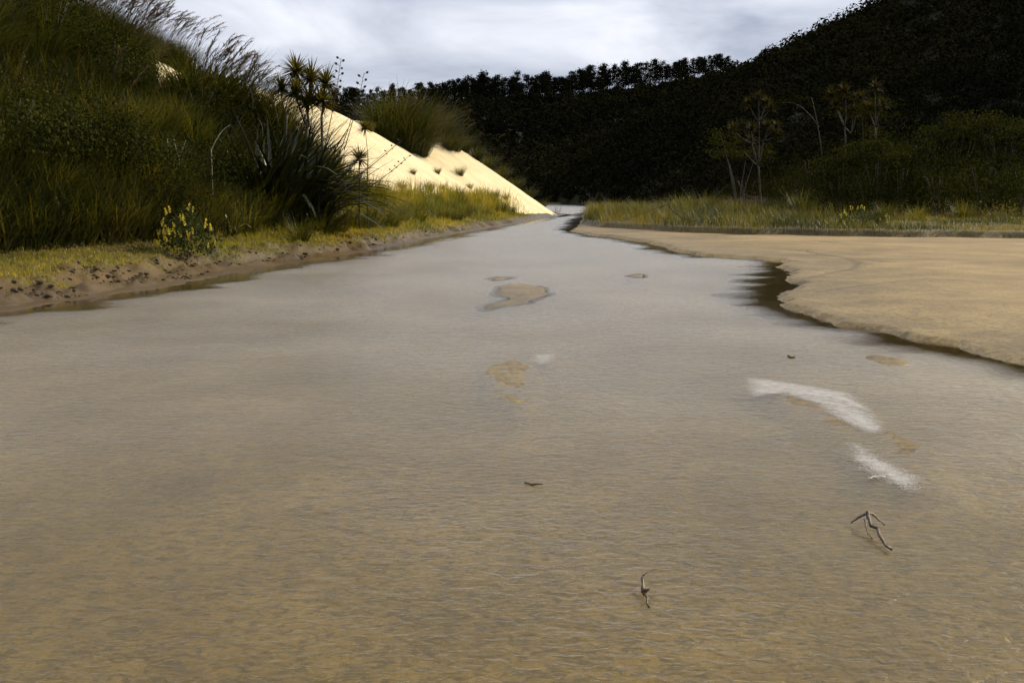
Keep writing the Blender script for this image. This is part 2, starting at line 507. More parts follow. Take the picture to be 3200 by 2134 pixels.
def water_material():
    m, n, l = new_mat('river_water')
    out = nd(n, 'ShaderNodeOutputMaterial')
    geo = nd(n, 'ShaderNodeNewGeometry')
    at = nd(n, 'ShaderNodeAttribute'); at.attribute_name = 'chop'
    mp = nd(n, 'ShaderNodeMapping'); mp.inputs['Scale'].default_value = (1.0, 1.6, 1); mp.inputs['Rotation'].default_value = (0, 0, R(-14))
    l.new(geo.outputs['Position'], mp.inputs[0])
    na = nd(n, 'ShaderNodeTexNoise'); na.inputs['Scale'].default_value = 14.0; na.inputs['Detail'].default_value = 4; na.inputs['Distortion'].default_value = 0.9
    na.inputs['Roughness'].default_value = 0.55
    l.new(mp.outputs[0], na.inputs['Vector'])
    nb = nd(n, 'ShaderNodeTexNoise'); nb.inputs['Scale'].default_value = 4.0; nb.inputs['Detail'].default_value = 2; nb.inputs['Distortion'].default_value = 1.2
    l.new(mp.outputs[0], nb.inputs['Vector'])
    gust = nd(n, 'ShaderNodeTexNoise'); gust.inputs['Scale'].default_value = 0.35; gust.inputs['Detail'].default_value = 2
    l.new(geo.outputs['Position'], gust.inputs['Vector'])
    gm = nd(n, 'ShaderNodeMapRange'); gm.inputs[1].default_value = 0.35; gm.inputs[2].default_value = 0.65
    gm.inputs[3].default_value = 0.78; gm.inputs[4].default_value = 1.0
    l.new(gust.outputs[0], gm.inputs[0])
    st = nd(n, 'ShaderNodeMath', operation='MULTIPLY'); l.new(at.outputs['Fac'], st.inputs[0]); l.new(gm.outputs[0], st.inputs[1])
    b1 = nd(n, 'ShaderNodeBump'); b1.inputs['Distance'].default_value = 0.011
    l.new(na.outputs[0], b1.inputs['Height']); l.new(st.outputs[0], b1.inputs['Strength'])
    b2 = nd(n, 'ShaderNodeBump'); b2.inputs['Distance'].default_value = 0.02
    st2 = nd(n, 'ShaderNodeMath', operation='MULTIPLY'); l.new(st.outputs[0], st2.inputs[0]); st2.inputs[1].default_value = 0.5
    l.new(nb.outputs[0], b2.inputs['Height']); l.new(st2.outputs[0], b2.inputs['Strength']); l.new(b1.outputs[0], b2.inputs['Normal'])
    fr = nd(n, 'ShaderNodeFresnel'); fr.inputs['IOR'].default_value = 1.33
    l.new(b2.outputs[0], fr.inputs['Normal'])
    tr = nd(n, 'ShaderNodeBsdfTransparent'); tr.inputs[0].default_value = (0.95, 0.88, 0.66, 1)
    gl = nd(n, 'ShaderNodeBsdfGlossy')
    rg = nd(n, 'ShaderNodeMapRange'); rg.inputs[3].default_value = 0.06; rg.inputs[4].default_value = 0.38
    l.new(st.outputs[0], rg.inputs[0]); l.new(rg.outputs[0], gl.inputs['Roughness'])
    gl.inputs['Color'].default_value = (1, 1, 1, 1)
    l.new(b2.outputs[0], gl.inputs['Normal'])
    silt = nd(n, 'ShaderNodeBsdfDiffuse'); silt.inputs[0].default_value = (0.34, 0.262, 0.10, 1)
    l.new(b2.outputs[0], silt.inputs['Normal'])
    body = nd(n, 'ShaderNodeMixShader')
    sm = nd(n, 'ShaderNodeMath', operation='MULTIPLY'); l.new(at.outputs['Fac'], sm.inputs[0]); sm.inputs[1].default_value = 0.15
    l.new(sm.outputs[0], body.inputs[0]); l.new(tr.outputs[0], body.inputs[1]); l.new(silt.outputs[0], body.inputs[2])
    # a wavy surface mirrors less at grazing angles than a flat one
    fd = nd(n, 'ShaderNodeMapRange'); fd.inputs[3].default_value = 1.0; fd.inputs[4].default_value = 0.66
    l.new(at.outputs['Fac'], fd.inputs[0])
    fm = nd(n, 'ShaderNodeMath', operation='MULTIPLY'); l.new(fr.outputs[0], fm.inputs[0]); l.new(fd.outputs[0], fm.inputs[1])
    mx = nd(n, 'ShaderNodeMixShader')
    l.new(fm.outputs[0], mx.inputs[0]); l.new(body.outputs[0], mx.inputs[1]); l.new(gl.outputs[0], mx.inputs[2])
    l.new(mx.outputs[0], out.inputs[0])
    return m


# ------------------------------------------------------------------ the lie of the land
LEFT = [(-20, -30), (-14, -6), (-10.5, 5), (-7.6, 12)] + [pix_ground(*p) for p in
       [(513, 898), (640, 872), (760, 846), (950, 818), (1130, 790), (1310, 752), (1440, 728), (1560, 708), (1640, 695),
        (1700, 682), (1742, 677), (1768, 671)]]
LEFT += [(2.6, 82), (-1, 90), (-8, 100), (-26, 112), (-30, 126), (-12, 130), (4, 137)]
RIGHT = [(9.6, 137), (8.6, 110), pix_ground(1826, 670), pix_ground(1822, 700), pix_ground(1800, 718)]
SHORE_R = [(1795, 724), (1845, 733), (1890, 739), (1950, 747), (2000, 753), (2060, 766), (2095, 774), (2108, 786), (2150, 792), (2230, 803), (2330, 808),
           (2420, 813), (2452, 822), (2440, 836), (2462, 845), (2492, 852), (2455, 862), (2470, 878), (2496, 892), (2470, 908),
           (2440, 918), (2428, 932), (2448, 945), (2436, 956), (2470, 968), (2520, 985), (2532, 992), (2590, 1000), (2606, 1008), (2596, 1018),
           (2680, 1026), (2750, 1032), (2840, 1060), (2960, 1075), (3100, 1120), (3400, 1180)]
RIGHT += [pix_ground(*p) for p in SHORE_R] + [(16, 6), (22, -30)]
WATER = LEFT + RIGHT
BANK_R = [(9.9, 150), (9.9, 120)] + [pix_ground(*p) for p in [(1836, 668), (1832, 700), (1842, 706), (1900, 716), (2050, 727), (2180, 734), (2320, 740), (2450, 742), (2600, 746), (2750, 750), (3000, 752), (3500, 760)]] + [(60, 30), (60, 150)]


def bank_x(Y):
    return np.interp(Y, [-30, -6, 5, 12, 18, 30, 68, 75, 82, 100, 137], [-20, -14, -10.5, -7.6, -5.9, -4.0, 2.0, 3.4, 2.6, -8, 4])


BARS = [  # polygons in the photograph's pixels, height of the bar above the water, edge width in metres
    ([(1552, 925), (1560, 895), (1600, 888), (1680, 892), (1715, 905), (1722, 922), (1690, 935), (1640, 950), (1560, 962), (1500, 975), (1510, 955), (1590, 935)], 0.010, 0.10),
    ([(1528, 872), (1560, 866), (1610, 868), (1590, 875), (1540, 877)], 0.004, 0.15),
    ([(1962, 862), (1985, 855), (2015, 860), (2030, 870), (1985, 869)], 0.012, 0.10),
    ([(1494, 1168), (1520, 1142), (1580, 1120), (1660, 1110), (1720, 1108), (1670, 1150), (1665, 1190), (1695, 1245), (1600, 1270), (1510, 1235), (1540, 1200), (1535, 1180)], -0.001, 0.06),
    ([(2350, 1200), (2400, 1190), (2520, 1208), (2640, 1230), (2700, 1275), (2750, 1330), (2900, 1400), (2950, 1520), (2760, 1500), (2690, 1430), (2600, 1370), (2500, 1290), (2420, 1235)], 0.002, 0.10),
    ([(2680, 1118), (2710, 1108), (2760, 1112), (2840, 1125), (2820, 1150), (2750, 1140)], 0.012, 0.10),
]
BARS = [([pix_ground(*p) for p in poly], h, w) for poly, h, w in BARS]


RUTS = [([(2470, 790), (2520, 795), (2570, 805), (2640, 815), (2680, 830), (2660, 850), (2600, 860), (2500, 882)], 0.10), ([(2470, 822), (2530, 832), (2580, 826)], 0.05),
        ([(2450, 786), (2510, 788), (2565, 807)], 0.05), ([(2540, 926), (2640, 910), (2760, 895), (2900, 880)], 0.09), ([(2540, 760), (2640, 772), (2760, 778), (2900, 786)], 0.08),
        ([(2300, 762), (2420, 768), (2540, 762)], 0.05), ([(2520, 852), (2600, 862)], 0.05), ([(2660, 818), (2760, 828)], 0.05), ([(2480, 752), (2620, 762)], 0.06)]
RUTS = [(np.array([pix_ground(*p) for p in pts]), w) for pts, w in RUTS]


def ground_fn(x, y, full=False):
    """height, soil mask, wetness"""
    wob = 0.20 * fbm(x * 2.4, y * 2.0, 3, 5, 0.6) * np.clip(y / 18, 0.15, 1.6)
    d, ins = poly_dist(WATER, x + wob, y)
    left = x < np.interp(y, [-30, 18, 70, 140], [-3, -1, 3.6, 6.5])
    # under water
    zbed = -np.minimum(0.11, 0.012 + 0.05 * d) + 0.016 * fbm(x * 0.9, y * 0.35, 21, 4)
    for poly, h, w in BARS:
        near = (np.abs(x - np.mean([p[0] for p in poly])) < 6) & (np.abs(y - np.mean([p[1] for p in poly])) < 8)
        if near.any():
            xx, yy = x[near], y[near]
            e = 0.10 * fbm(xx * 3, yy * 1.6, 8, 3)
            pd, pin = poly_dist(poly, xx + e, yy)
            s = np.where(pin, pd, -pd)
            zb = zbed[near]
            t = sstep(-w * 2.2, w, s)
            zbed[near] = zb * (1 - t) + (h + 0.014 * fbm(xx * 2.6, yy * 1.6, 9, 5, 0.6)) * t
    zbed = np.maximum(zbed, -0.2)
    # left bank: mud strip, broken scarp, grassy rise
    br = 0.3 + 0.85 * np.clip((30 - y) / 13, 0, 1) + 0.25 * fbm(x * 0.8, y * 0.8, 5, 3)
    clod = np.maximum(0, fbm(x * 4.5, y * 3.2, 31, 3)) * 0.22 * sstep(0.1, 0.5, d) * (1 - sstep(br + 0.6, br + 1.3, d)) * sstep(48, 30, y)
    zl = 0.008 + 0.06 * np.minimum(d, br) + 0.20 * sstep(br, br + 0.35, d) + clod
    rise = np.maximum(0, d - br - 0.3)
    zl = zl + 0.17 * np.minimum(rise, 5) * sstep(90, 40, y) + 0.10 * fbm(x * 0.7, y * 0.7, 12, 3) * sstep(0.2, 1.5, rise)
    # right: sand beach and grass bank
    db, inb = poly_dist(BANK_R, x + 0.5 * fbm(x * 0.5, y * 0.5, 14, 3), y + 0.5 * fbm(x * 0.9, y * 0.9, 15, 4))
    sb = np.where(inb, db, -db)
    lip = 0.045 * sstep(0.01, 0.15, d) * np.clip(y / 12, 0.4, 1.2)
    zr = 0.004 + lip + 0.006 * np.minimum(d, 8) + 0.008 * fbm(x * 0.5, y * 0.3, 41, 3)
    zr = zr + 0.20 * sstep(-0.08, 0.14, sb) + np.where(inb, 0.025 * np.minimum(db, 40), 0) + 0.15 * fbm(x * 0.35, y * 0.35, 44, 3) * sstep(0.5, 4, sb)
    z = np.where(ins, np.minimum(zbed, 0.05), np.where(left, zl, zr))
    soil = np.where(ins, 0, np.where(left, sstep(br - 0.1, br + 0.5, d + 0.5 * fbm(x * 1.5, y * 1.5, 51, 3)), sstep(-0.12, 0.0, sb)))
    wet = np.where(ins, 1.0, np.where(left, 1 - sstep(0.2, 1.6, d), 0.62 * (1 - sstep(0.5, 5, d)) + 0.15))
    mud_shade = np.where(ins, 0.75 * (1 - sstep(0, 1.5, d)) * left, np.where(left, 0.9, 0.95 * sstep(-0.45, -0.10, sb)))  # mud on the left; on the right scarp it also paints the undercut's shade
    for pts, wd in RUTS:
        lo, hi = np.min(pts, 0) - 2, np.max(pts, 0) + 2
        near = (x > lo[0]) & (x < hi[0]) & (y > lo[1]) & (y < hi[1])
        if near.any():
            rd = poly_dist(pts, x[near], y[near], False)[0] + 0.08 * fbm(x[near] * 1.2, y[near] * 1.2, 33, 3)
            t = 1 - sstep(wd * 0.4, wd * 1.3, rd)
            z[near] -= 0.02 * t
            mud_shade[near] = np.maximum(mud_shade[near], 0.55 * t)
    far = sstep(150, 220, y) + sstep(60, 110, np.abs(x))
    z = z + 0.3 * np.clip(far, 0, 1)
    soil = np.clip(soil + np.where(ins, 0, far), 0, 1)
    return (z, soil, wet, ins, d, mud_shade) if full else (z, soil, wet, ins, d)


TOE_Y = [-40, 0, 15, 20, 25, 30, 35, 40, 46, 52, 56, 60, 64, 68, 72, 75, 78, 84, 92, 105, 130]
TOE_X = [-24, -13.5, -9.2, -7.6, -6.2, -5.3, -4.9, -4.6, -3.9, -2.5, -1.2, -0.2, 0.45, 1.55, 2.75, 3.1, 2.2, -2.5, -12, -30, -70]


def dune_fn(x, y):
    xt = np.interp(y, TOE_Y, TOE_X)
    s = np.interp(y, [0, 38, 50, 56, 60, 64, 67, 71, 90], [0.72, 0.74, 0.64, 0.66, 0.66, 0.60, 0.64, 0.70, 0.70])
    cap = np.interp(y, [0, 25, 36, 48, 60, 75, 90], [6.0, 6.2, 7.2, 7.4, 6.35, 5.5, 4.0]) + 0.03 * np.maximum(0, -x - 10)
    # the gully behind the first spur
    gul = 1.1 * np.exp(-((y - 64.5) / 2.6) ** 2) * sstep(-3.5, -6, x) * 0
    u = (xt - x) * s + 0.12 * fbm(x * 0.35, y * 0.35, 61, 3) - gul
    k = 0.55
    h = -np.log(np.exp(-np.clip(u, -30, 30) / k) + np.exp(-cap / k)) * k
    h = h + 0.03 * fbm(x * 1.6, y * 1.6, 66, 3)
    # shallow toe apron
    return np.maximum(h, -0.6)


def hill_fn(x, y):
    rz = np.interp(x, [-30, 6, 20, 31, 49, 80, 140, 260], [2, 6.0, 11.5, 17.5, 26, 41, 55, 62])
    yb = np.interp(x, [-30, 5, 12, 20, 30, 60, 140, 260], [150, 142, 112, 84, 70, 52, 40, 30])
    yr = np.interp(x, [0, 60, 140, 260], [160, 150, 130, 110])
    t = np.clip((y - yb) / (yr - yb), -0.2, 2.0)
    p = np.where(t < 1, np.sign(t) * np.abs(t) ** 0.9, 1 - 0.25 * (t - 1))
    return rz * p + 0.9 * fbm(x * 0.08, y * 0.08, 71, 4) * np.clip(t * 3, 0, 1) - 0.2


RIDGE_PX = [(0, 352), (700, 360), (1050, 358), (1330, 340), (1500, 332), (1700, 326), (1850, 310), (2000, 286), (2150, 258), (2290, 235), (2500, 210), (3200, 190)]


def ridge_fn(x, y):
    px = CX + x / 380.0 * FPX
    py = np.interp(px, [p[0] for p in RIDGE_PX], [p[1] for p in RIDGE_PX])
    rz = CAMH + (HZ - py) / FPX * 380.0
    t = np.clip((y - 141) / (380 - 141), -0.05, 1.6)
    p = np.where(t < 1, np.sign(t) * np.abs(t) ** 0.75, 1 - 0.35 * (t - 1))
    return rz * p + 2.2 * fbm(x * 0.02, y * 0.02, 81, 4) * np.clip(t * 2, 0, 1) * (1 - np.clip(t, 0, 1) ** 4) - 0.1


def top_z(x, y):
    x = np.atleast_1d(np.asarray(x, float)); y = np.atleast_1d(np.asarray(y, float))
    z = ground_fn(x, y)[0]
    return np.maximum(z, dune_fn(x, y))


def zt(x, y):
    return float(top_z(x, y)[0])


def fan_grid(ys, ss, off=4.0):
    Y, S = np.meshgrid(ys, ss, indexing='ij')
    X = S * (np.abs(Y) + off)
    nr, nc = X.shape
    idx = np.arange(nr * nc).reshape(nr, nc)
    q = np.stack([idx[:-1, :-1], idx[:-1, 1:], idx[1:, 1:], idx[1:, :-1]], -1).reshape(-1, 4)
    return X.ravel(), Y.ravel(), q


ss = np.concatenate([np.linspace(-6, -0.62, 40, endpoint=False), np.linspace(-0.62, 0.62, 400), np.linspace(0.62, 6, 41)[1:]])
ys = np.concatenate([np.linspace(-40, 1.5, 14, endpoint=False), np.geomspace(1.5, 11, 110, endpoint=False), np.geomspace(11, 32, 270, endpoint=False), np.geomspace(32, 62, 240, endpoint=False),
                     np.geomspace(62, 160, 60, endpoint=False), np.geomspace(160, 4000, 18)])
X, Y, Q = fan_grid(ys, ss)
Z, SOIL, WET, INS, D, MUD_SHADE = ground_fn(X, Y, True)
ground = obj('ground', mesh_np('ground', np.stack([X, Y, Z], 1), Q, None, {'soil': SOIL, 'wet': WET, 'mud_shade': MUD_SHADE}, True), ground_material())
tag(ground, 'tan river sand with grassy banks and a flat beach', kind='structure')

# water: a sheet at level 0, calmer where it is only a film over the sand
ysw = np.concatenate([np.linspace(-40, 1.5, 8, endpoint=False), np.geomspace(1.5, 60, 220, endpoint=False), np.geomspace(60, 145, 40)])
ssw = np.concatenate([np.linspace(-3, -0.6, 14, endpoint=False), np.linspace(-0.6, 0.6, 220), np.linspace(0.6, 3, 15)[1:]])
XW, YW, QW = fan_grid(ysw, ssw)
zb, _, _, insw, dw = ground_fn(XW, YW)
depth = np.where(insw & (YW < 12.2), np.minimum(0.11, 0.012 + 0.05 * dw), -zb)
streak = 1 + 0.9 * fbm(XW * 0.7, YW * 1.6, 131, 4) * (1 - sstep(0.8, 1.8, dw))
chop = sstep(0.008, 0.06, depth * np.clip(streak, 0.4, 2)) * sstep(0.02, 0.45, np.where(insw, dw, 0) * np.clip(streak, 0.3, 2) * np.clip(10 / np.maximum(YW, 3), 0.35, 1))
keep = (depth > -0.12)
kq = keep[QW].any(1)
water = obj('river_water', mesh_np('river_water', np.stack([XW, YW, 0 * XW], 1), QW[kq], None, {'chop': np.clip(chop, 0.04, 1)}, True), water_material())
tag(water, 'shallow rippled river water over sand', kind='structure')

# dune
yd = np.concatenate([np.linspace(-40, 14, 30, endpoint=False), np.linspace(14, 80, 300, endpoint=False), np.linspace(80, 130, 40)])
td = np.concatenate([np.linspace(-0.8, 16, 220, endpoint=False), np.geomspace(16, 120, 40)])
YD, TD = np.meshgrid(yd, td, indexing='ij')
XD = np.interp(YD, TOE_Y, TOE_X) - TD
ZD = dune_fn(XD, YD)
pxd, pyd = CX + FPX * XD / np.maximum(YD, 1), HZ - FPX * (ZD - CAMH) / np.maximum(YD, 1)
VEG = sstep(0.0, 1.2, (47.5 - YD) + 1.5 * fbm(XD * 0.6, YD * 0.6, 141, 3)) * (1 - ((YD > 36) & (pxd > 440) & (pxd < 620)))
idx = np.arange(XD.size).reshape(XD.shape)
QD = np.stack([idx[:-1, :-1], idx[1:, :-1], idx[1:, 1:], idx[:-1, 1:]], -1).reshape(-1, 4)
dune = obj('sand_dune', mesh_np('sand_dune', np.stack([XD.ravel(), YD.ravel(), ZD.ravel()], 1), QD, None, {'veg': VEG.ravel()}, True), dune_material())
tag(dune, 'bright yellow sand dune sloping down to the river', kind='structure')

# hills
M_HILL = hill_material()
def sheet(name, fn, xs, ysv, label):
    Yh, Xh = np.meshgrid(ysv, xs, indexing='ij')
    Zh = fn(Xh, Yh)
    i = np.arange(Xh.size).reshape(Xh.shape)
    q = np.stack([i[:-1, :-1], i[:-1, 1:], i[1:, 1:], i[1:, :-1]], -1).reshape(-1, 4)
    o = obj(name, mesh_np(name, np.stack([Xh.ravel(), Yh.ravel(), Zh.ravel()], 1), q, None, None, True), M_HILL)
    return tag(o, label, kind='structure')
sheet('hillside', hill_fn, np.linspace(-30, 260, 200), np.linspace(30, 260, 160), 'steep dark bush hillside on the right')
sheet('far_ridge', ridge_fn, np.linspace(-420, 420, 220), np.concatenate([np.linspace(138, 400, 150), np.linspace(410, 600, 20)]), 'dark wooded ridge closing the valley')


# ------------------------------------------------------------------ bush cover of the hills (far-off woods, one mass each)
def canopy(name, fn, pts, rad, per, leaf, label):
    g = Geo()
    x, y = pts[:, 0], pts[:, 1]
    z = fn(x, y)
    r = rad[0] + (rad[1] - rad[0]) * rng.random(len(x)) ** 2.2
    zs = rng.uniform(0.7, 1.2, len(x))
    n = len(x) * per
    k = np.repeat(np.arange(len(x)), per)
    v = rng.normal(size=(n, 3)); v /= np.linalg.norm(v, axis=1)[:, None]
    v[:, 2] = np.abs(v[:, 2]) * 1.1 - 0.25
    rr = r[k] * np.where(rng.random(n) < 0.3, rng.uniform(0.3, 0.75, n), rng.uniform(0.8, 1.0, n))
    C = np.stack([x[k], y[k], z[k] + 0.35 * r[k]], 1) + v * rr[:, None] * np.stack([np.ones(n), np.ones(n), zs[k]], 1)
    base = np.clip(0.45 + 1.1 * fbm(x * 0.05, y * 0.03, 171, 3) + rng.normal(0, 0.12, len(x)), 0, 1)
    leaf_cloud(C, leaf * np.clip(y[k] / 150, 0.4, 2.5) * rng.uniform(0.7, 1.3, n), g, np.clip(base[k] + 0.12 * rng.normal(size=n), 0, 1), nrm=v, jit=0.18)
    return tag(obj(name, g.mesh(name), M_CANOPY), label, 'bush', kind='stuff')


def hill_pts(n):
    out = []
    while len(out) < n:
        y = rng.uniform(45, 170, 4 * n); x = rng.uniform(2, 0.72 * 170, 4 * n)
        ok = (x < 0.72 * y + 6) & (hill_fn(x, y) > 0.1) & (rng.random(4 * n) < (70 / y) ** 1.0)
        out.extend(zip(x[ok], y[ok]))
    return np.array(out[:n])


def ridge_pts(n):
    y = 138 + (372 - 138) * rng.random(6 * n) ** 1.25
    x = rng.uniform(-0.5, 0.5, 6 * n) * y
    ok = (ridge_fn(x, y) > -0.3) & (hill_fn(x, y) < ridge_fn(x, y) + 1)
    return np.stack([x[ok], y[ok]], 1)[:n]


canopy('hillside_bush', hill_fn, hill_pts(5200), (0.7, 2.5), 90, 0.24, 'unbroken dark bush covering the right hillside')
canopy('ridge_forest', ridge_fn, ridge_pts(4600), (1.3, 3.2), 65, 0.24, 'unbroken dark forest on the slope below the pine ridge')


# ------------------------------------------------------------------ plants
def proj(x, y, z):
    c, s_ = math.cos(PITCH), math.sin(PITCH)
    dz = z - CAMH
    w = y * c - dz * s_
    return CX + FPX * x / w, CY - FPX * (y * s_ + dz * c) / w


def clump_mesh(name, n, rbase, L, W, a0, a1, segs=4, wind=0.0, tints=(0, 1)):
    g = Geo()
    th = rng.uniform(0, 2 * np.pi, n)
    r = rbase * np.sqrt(rng.random(n))
    base = np.stack([r * np.sin(th), r * np.cos(th), -0.08 + 0 * r], 1)
    az = th + rng.normal(0, 0.5, n)
    # the wind blows from the left: headings swing towards +x
    dx_, dy_ = np.sin(az) + wind, np.cos(az)
    az = np.arctan2(dx_, dy_)
    V, q, tv = blades(base, az, rng.uniform(*L, n), rng.uniform(*W, n), rng.uniform(*a0, n), rng.uniform(*a1, n), segs,
                      tints[0] + (tints[1] - tints[0]) * rng.random(n) ** 1.3)
    g.add(V, q, tint=tv)
    return g.mesh(name)


def plume_mesh(name, L, lean, bend, head):
    g = Geo()
    t = np.linspace(0, 1, 9)
    ang = lean + bend * t ** 2
    dl = L / 8
    P = np.zeros((9, 3))
    for k in range(1, 9):
        a = (ang[k] + ang[k - 1]) / 2
        P[k] = P[k - 1] + dl * np.array([math.sin(a), 0.06 * math.sin(k), math.cos(a)])
    V, q, tr = tube(P, np.linspace(0.008, 0.0035, 9), 4)
    g.add(V, q, tr, 0.1)
    n = 64
    tt = 1 - head / L * rng.random(n)
    ix = np.clip(tt * 8, 0, 7.99)
    i0 = ix.astype(int); f = (ix - i0)[:, None]
    C = P[i0] * (1 - f) + P[i0 + 1] * f
    an = lean + bend * tt ** 2
    V, q, tv = blades(C, np.pi / 2 + rng.normal(0, 0.5, n), rng.uniform(0.12, 0.26, n), rng.uniform(0.012, 0.026, n),
                      an + rng.normal(0.05, 0.25, n), an + rng.uniform(0.3, 1.1, n), 2)
    g.add(V, q, tint=tv)
    return g.mesh(name)


TOE_LEAF = [clump_mesh('toetoe_leaves', 330, 0.32, (1.0, 2.0), (0.012, 0.026), (0.03, 0.55), (0.9, 2.1), 4, 0.45) for _ in range(4)]
PLUMES = [plume_mesh('plume', random.uniform(2.1, 3.0), random.uniform(0.15, 0.4), random.uniform(0.5, 1.1), random.uniform(0.5, 0.75)) for _ in range(7)]
TUSS = [clump_mesh('tussock_leaves', 240, 0.22, (0.5, 1.15), (0.008, 0.018), (0.03, 0.5), (0.5, 1.7), 3, 0.25) for _ in range(5)]


def toetoe(p, label, group, scale=1.0, plumes=8, name='toetoe_grass'):
    o = empty(name, p, rng.uniform(-0.35, 0.35), scale)
    tag(o, label, 'toetoe grass', group)
    obj('leaves', random.choice(TOE_LEAF), M_TOETOE, o, rot=(0, 0, rng.uniform(-0.4, 0.4)))
    for k in range(plumes):
        obj('plume', random.choice(PLUMES), M_PLUME, o, loc=(rng.uniform(-.25, .25), rng.uniform(-.25, .25), 0),
            rot=(rng.uniform(-.12, .12), rng.uniform(-.15, .15), rng.uniform(-.5, .5)), scale=float(rng.uniform(0.75, 1.05)) * min(1.0, 1.05 / scale))
    return o


def tussock(p, label, group, scale=1.0, mat=None):
    o = empty('grass_tussock', p, rng.uniform(-0.6, 0.6), scale)
    tag(o, label, 'grass tussock', group)
    obj('leaves', random.choice(TUSS), M_TUSSOCK, o, rot=(0, 0, rng.uniform(-1, 1)))
    return o


# --- long grass that covers the left dune flank (nobody could count it)
CONT_X = [-300, 300, 513, 600, 700, 800, 870, 960, 1040, 1090, 1130, 1180, 1260]
CONT_Y = [-260, -60, 85, 105, 150, 215, 265, 300, 400, 480, 545, 580, 600]


def contour(px):
    return np.interp(px, CONT_X, CONT_Y)


def in_window(px, py):
    return (px > 470) & (px < 595) & (py > 120) & (py < 225)


def flank_points(n, ylo, yhi, h):
    out, cnt = [], 0
    while cnt < n:
        m = 30000
        y = rng.uniform(ylo, yhi, m)
        px = rng.uniform(-150, 1200, m)
        x = (px - CX) / FPX * y
        z = dune_fn(x, y)
        ppx, ppy = proj(x, y, z + h)
        _, pb = proj(x, y, z)
        ok = (z > 0.55) & (ppy > contour(ppx)) & ~((ppx > 770) & (ppx < 1150) & (y < 32) & (ppy < 585)) & ~((ppx > 480) & (ppx < 605) & (ppy < 212) & (pb > 130) & (y < 46))
        x, y, z = x[ok], y[ok], z[ok]
        out.append(np.stack([x, y, z], 1)); cnt += len(x)
    P = np.concatenate(out)[:n]
    P[:, 2] = top_z(P[:, 0], P[:, 1])
    return P


P = np.concatenate([flank_points(36000, 20, 47, 0.75), flank_points(7000, 13, 24, 0.75)])
n = len(P)
az = np.arctan2(rng.normal(0.45, 1, n), rng.normal(0, 1, n))
g = Geo()
patch = fbm(P[:, 0] * 0.5, P[:, 1] * 0.5, 91, 3)
V, q, tv = blades(P - np.array([0, 0, 0.05]), az, rng.uniform(0.5, 1.25, n), rng.uniform(0.015, 0.04, n), rng.uniform(0, 0.5, n), rng.uniform(0.5, 1.8, n), 3,
                  np.clip(0.40 + 0.8 * patch + rng.normal(0, 0.3, n), 0, 1))
g.add(V, q, tint=tv)
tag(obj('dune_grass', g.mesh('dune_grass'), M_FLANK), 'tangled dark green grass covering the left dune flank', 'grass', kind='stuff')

# --- toetoe on the crest and flank, wind-blown plumes against the sky
spots = flank_points(600, 25, 44, 1.75)
sel = []
for p in spots:
    if len(sel) >= 46: break
    if all((p[0] - s_[0]) ** 2 + (p[1] - s_[1]) ** 2 > 1.0 for s_ in sel):
        px, py = proj(p[0], p[1], p[2] + 1.7)
        if py < 330 + 0.0 * px and px < 900:
            sel.append(p)
for p in sel:
    px, py = proj(p[0], p[1], p[2] + 1.7)
    crest = py < contour(px) + 70
    toetoe(p, 'plumed toetoe grass bending in the wind on the dune crest against the sky' if crest else 'dark toetoe grass with few plumes on the overgrown dune flank',
           'toetoe on the dune crest' if crest else 'toetoe on the dune flank', float(rng.uniform(0.85, 1.15)), int(rng.integers(7, 12)) if crest else int(rng.integers(0, 3)))

# --- the top of the overgrown flank, clump by clump along its outline
for i, px in enumerate(list(range(-60, 500, 55)) + list(range(505, 905, 30))):
    for row in range(2):
        Yd = (35.5 if px < 700 else 36.5) + row * 1.8 + rng.uniform(-.6, .6)
        if 475 < px < 625:
            Yd += 10.5
        ppx = px + rng.uniform(-12, 12)
        x = (ppx - CX) / FPX * Yd
        z = zt(x, Yd)
        want = pix_at(ppx, float(contour(ppx)) + 12 + 45 * row, Yd).z - z
        sc_ = min(max(want / 1.45, 0.8), 2.0)
        toetoe((x, Yd, z), 'plumed toetoe grass bending in the wind on the dune crest against the sky', 'toetoe on the dune crest', sc_, int(rng.integers(6, 11)) if px < 800 else 2)

# --- tussocks lower on the flank
spots = flank_points(900, 21, 46, 0.7)
sel = []
for p in spots:
    if len(sel) >= 80: break
    px, py = proj(p[0], p[1], p[2] + 0.7)
    if py > 300 and all((p[0] - s_[0]) ** 2 + (p[1] - s_[1]) ** 2 > 0.5 for s_ in sel):
        sel.append(p)
for p in sel:
    tussock(p, 'green grass tussock low on the overgrown dune flank', 'tussocks on the dune flank', float(rng.uniform(0.9, 1.6)))

# --- toetoe in the gully behind the first sand spur and along the far spur
GUL = [(1185, 330, 64, 1.5), (1235, 345, 65, 1.6), (1290, 370, 65, 1.6), (1215, 390, 63.5, 1.4), (1270, 420, 64, 1.5), (1330, 420, 65, 1.5), (1310, 450, 63.5, 1.2),
       (1370, 430, 67, 1.5), (1400, 450, 68, 1.4), (1345, 475, 64, 1.1), (1425, 470, 70, 1.2), (1180, 360, 64, 1.2)]
GUL = [(1185, 65.5, 1.6), (1225, 65.5, 1.9), (1265, 65.5, 2.0), (1300, 65.5, 1.9), (1200, 64.3, 1.2), (1240, 64.3, 1.4), (1285, 64.5, 1.3), (1320, 65.2, 1.4), (1255, 68, 1.9), (1310, 68.5, 1.9),
       (1345, 69.5, 1.8), (1375, 71.5, 1.7), (1405, 70.3, 1.2), (1428, 71.2, 1.0), (1410, 73.2, 1.5), (1450, 74.2, 1.1), (1490, 74.8, 1.0), (1530, 75.2, 1.0), (1570, 75.8, 0.9), (1610, 76.2, 0.9), (1650, 76.4, 0.8), (1690, 76.6, 0.7)]
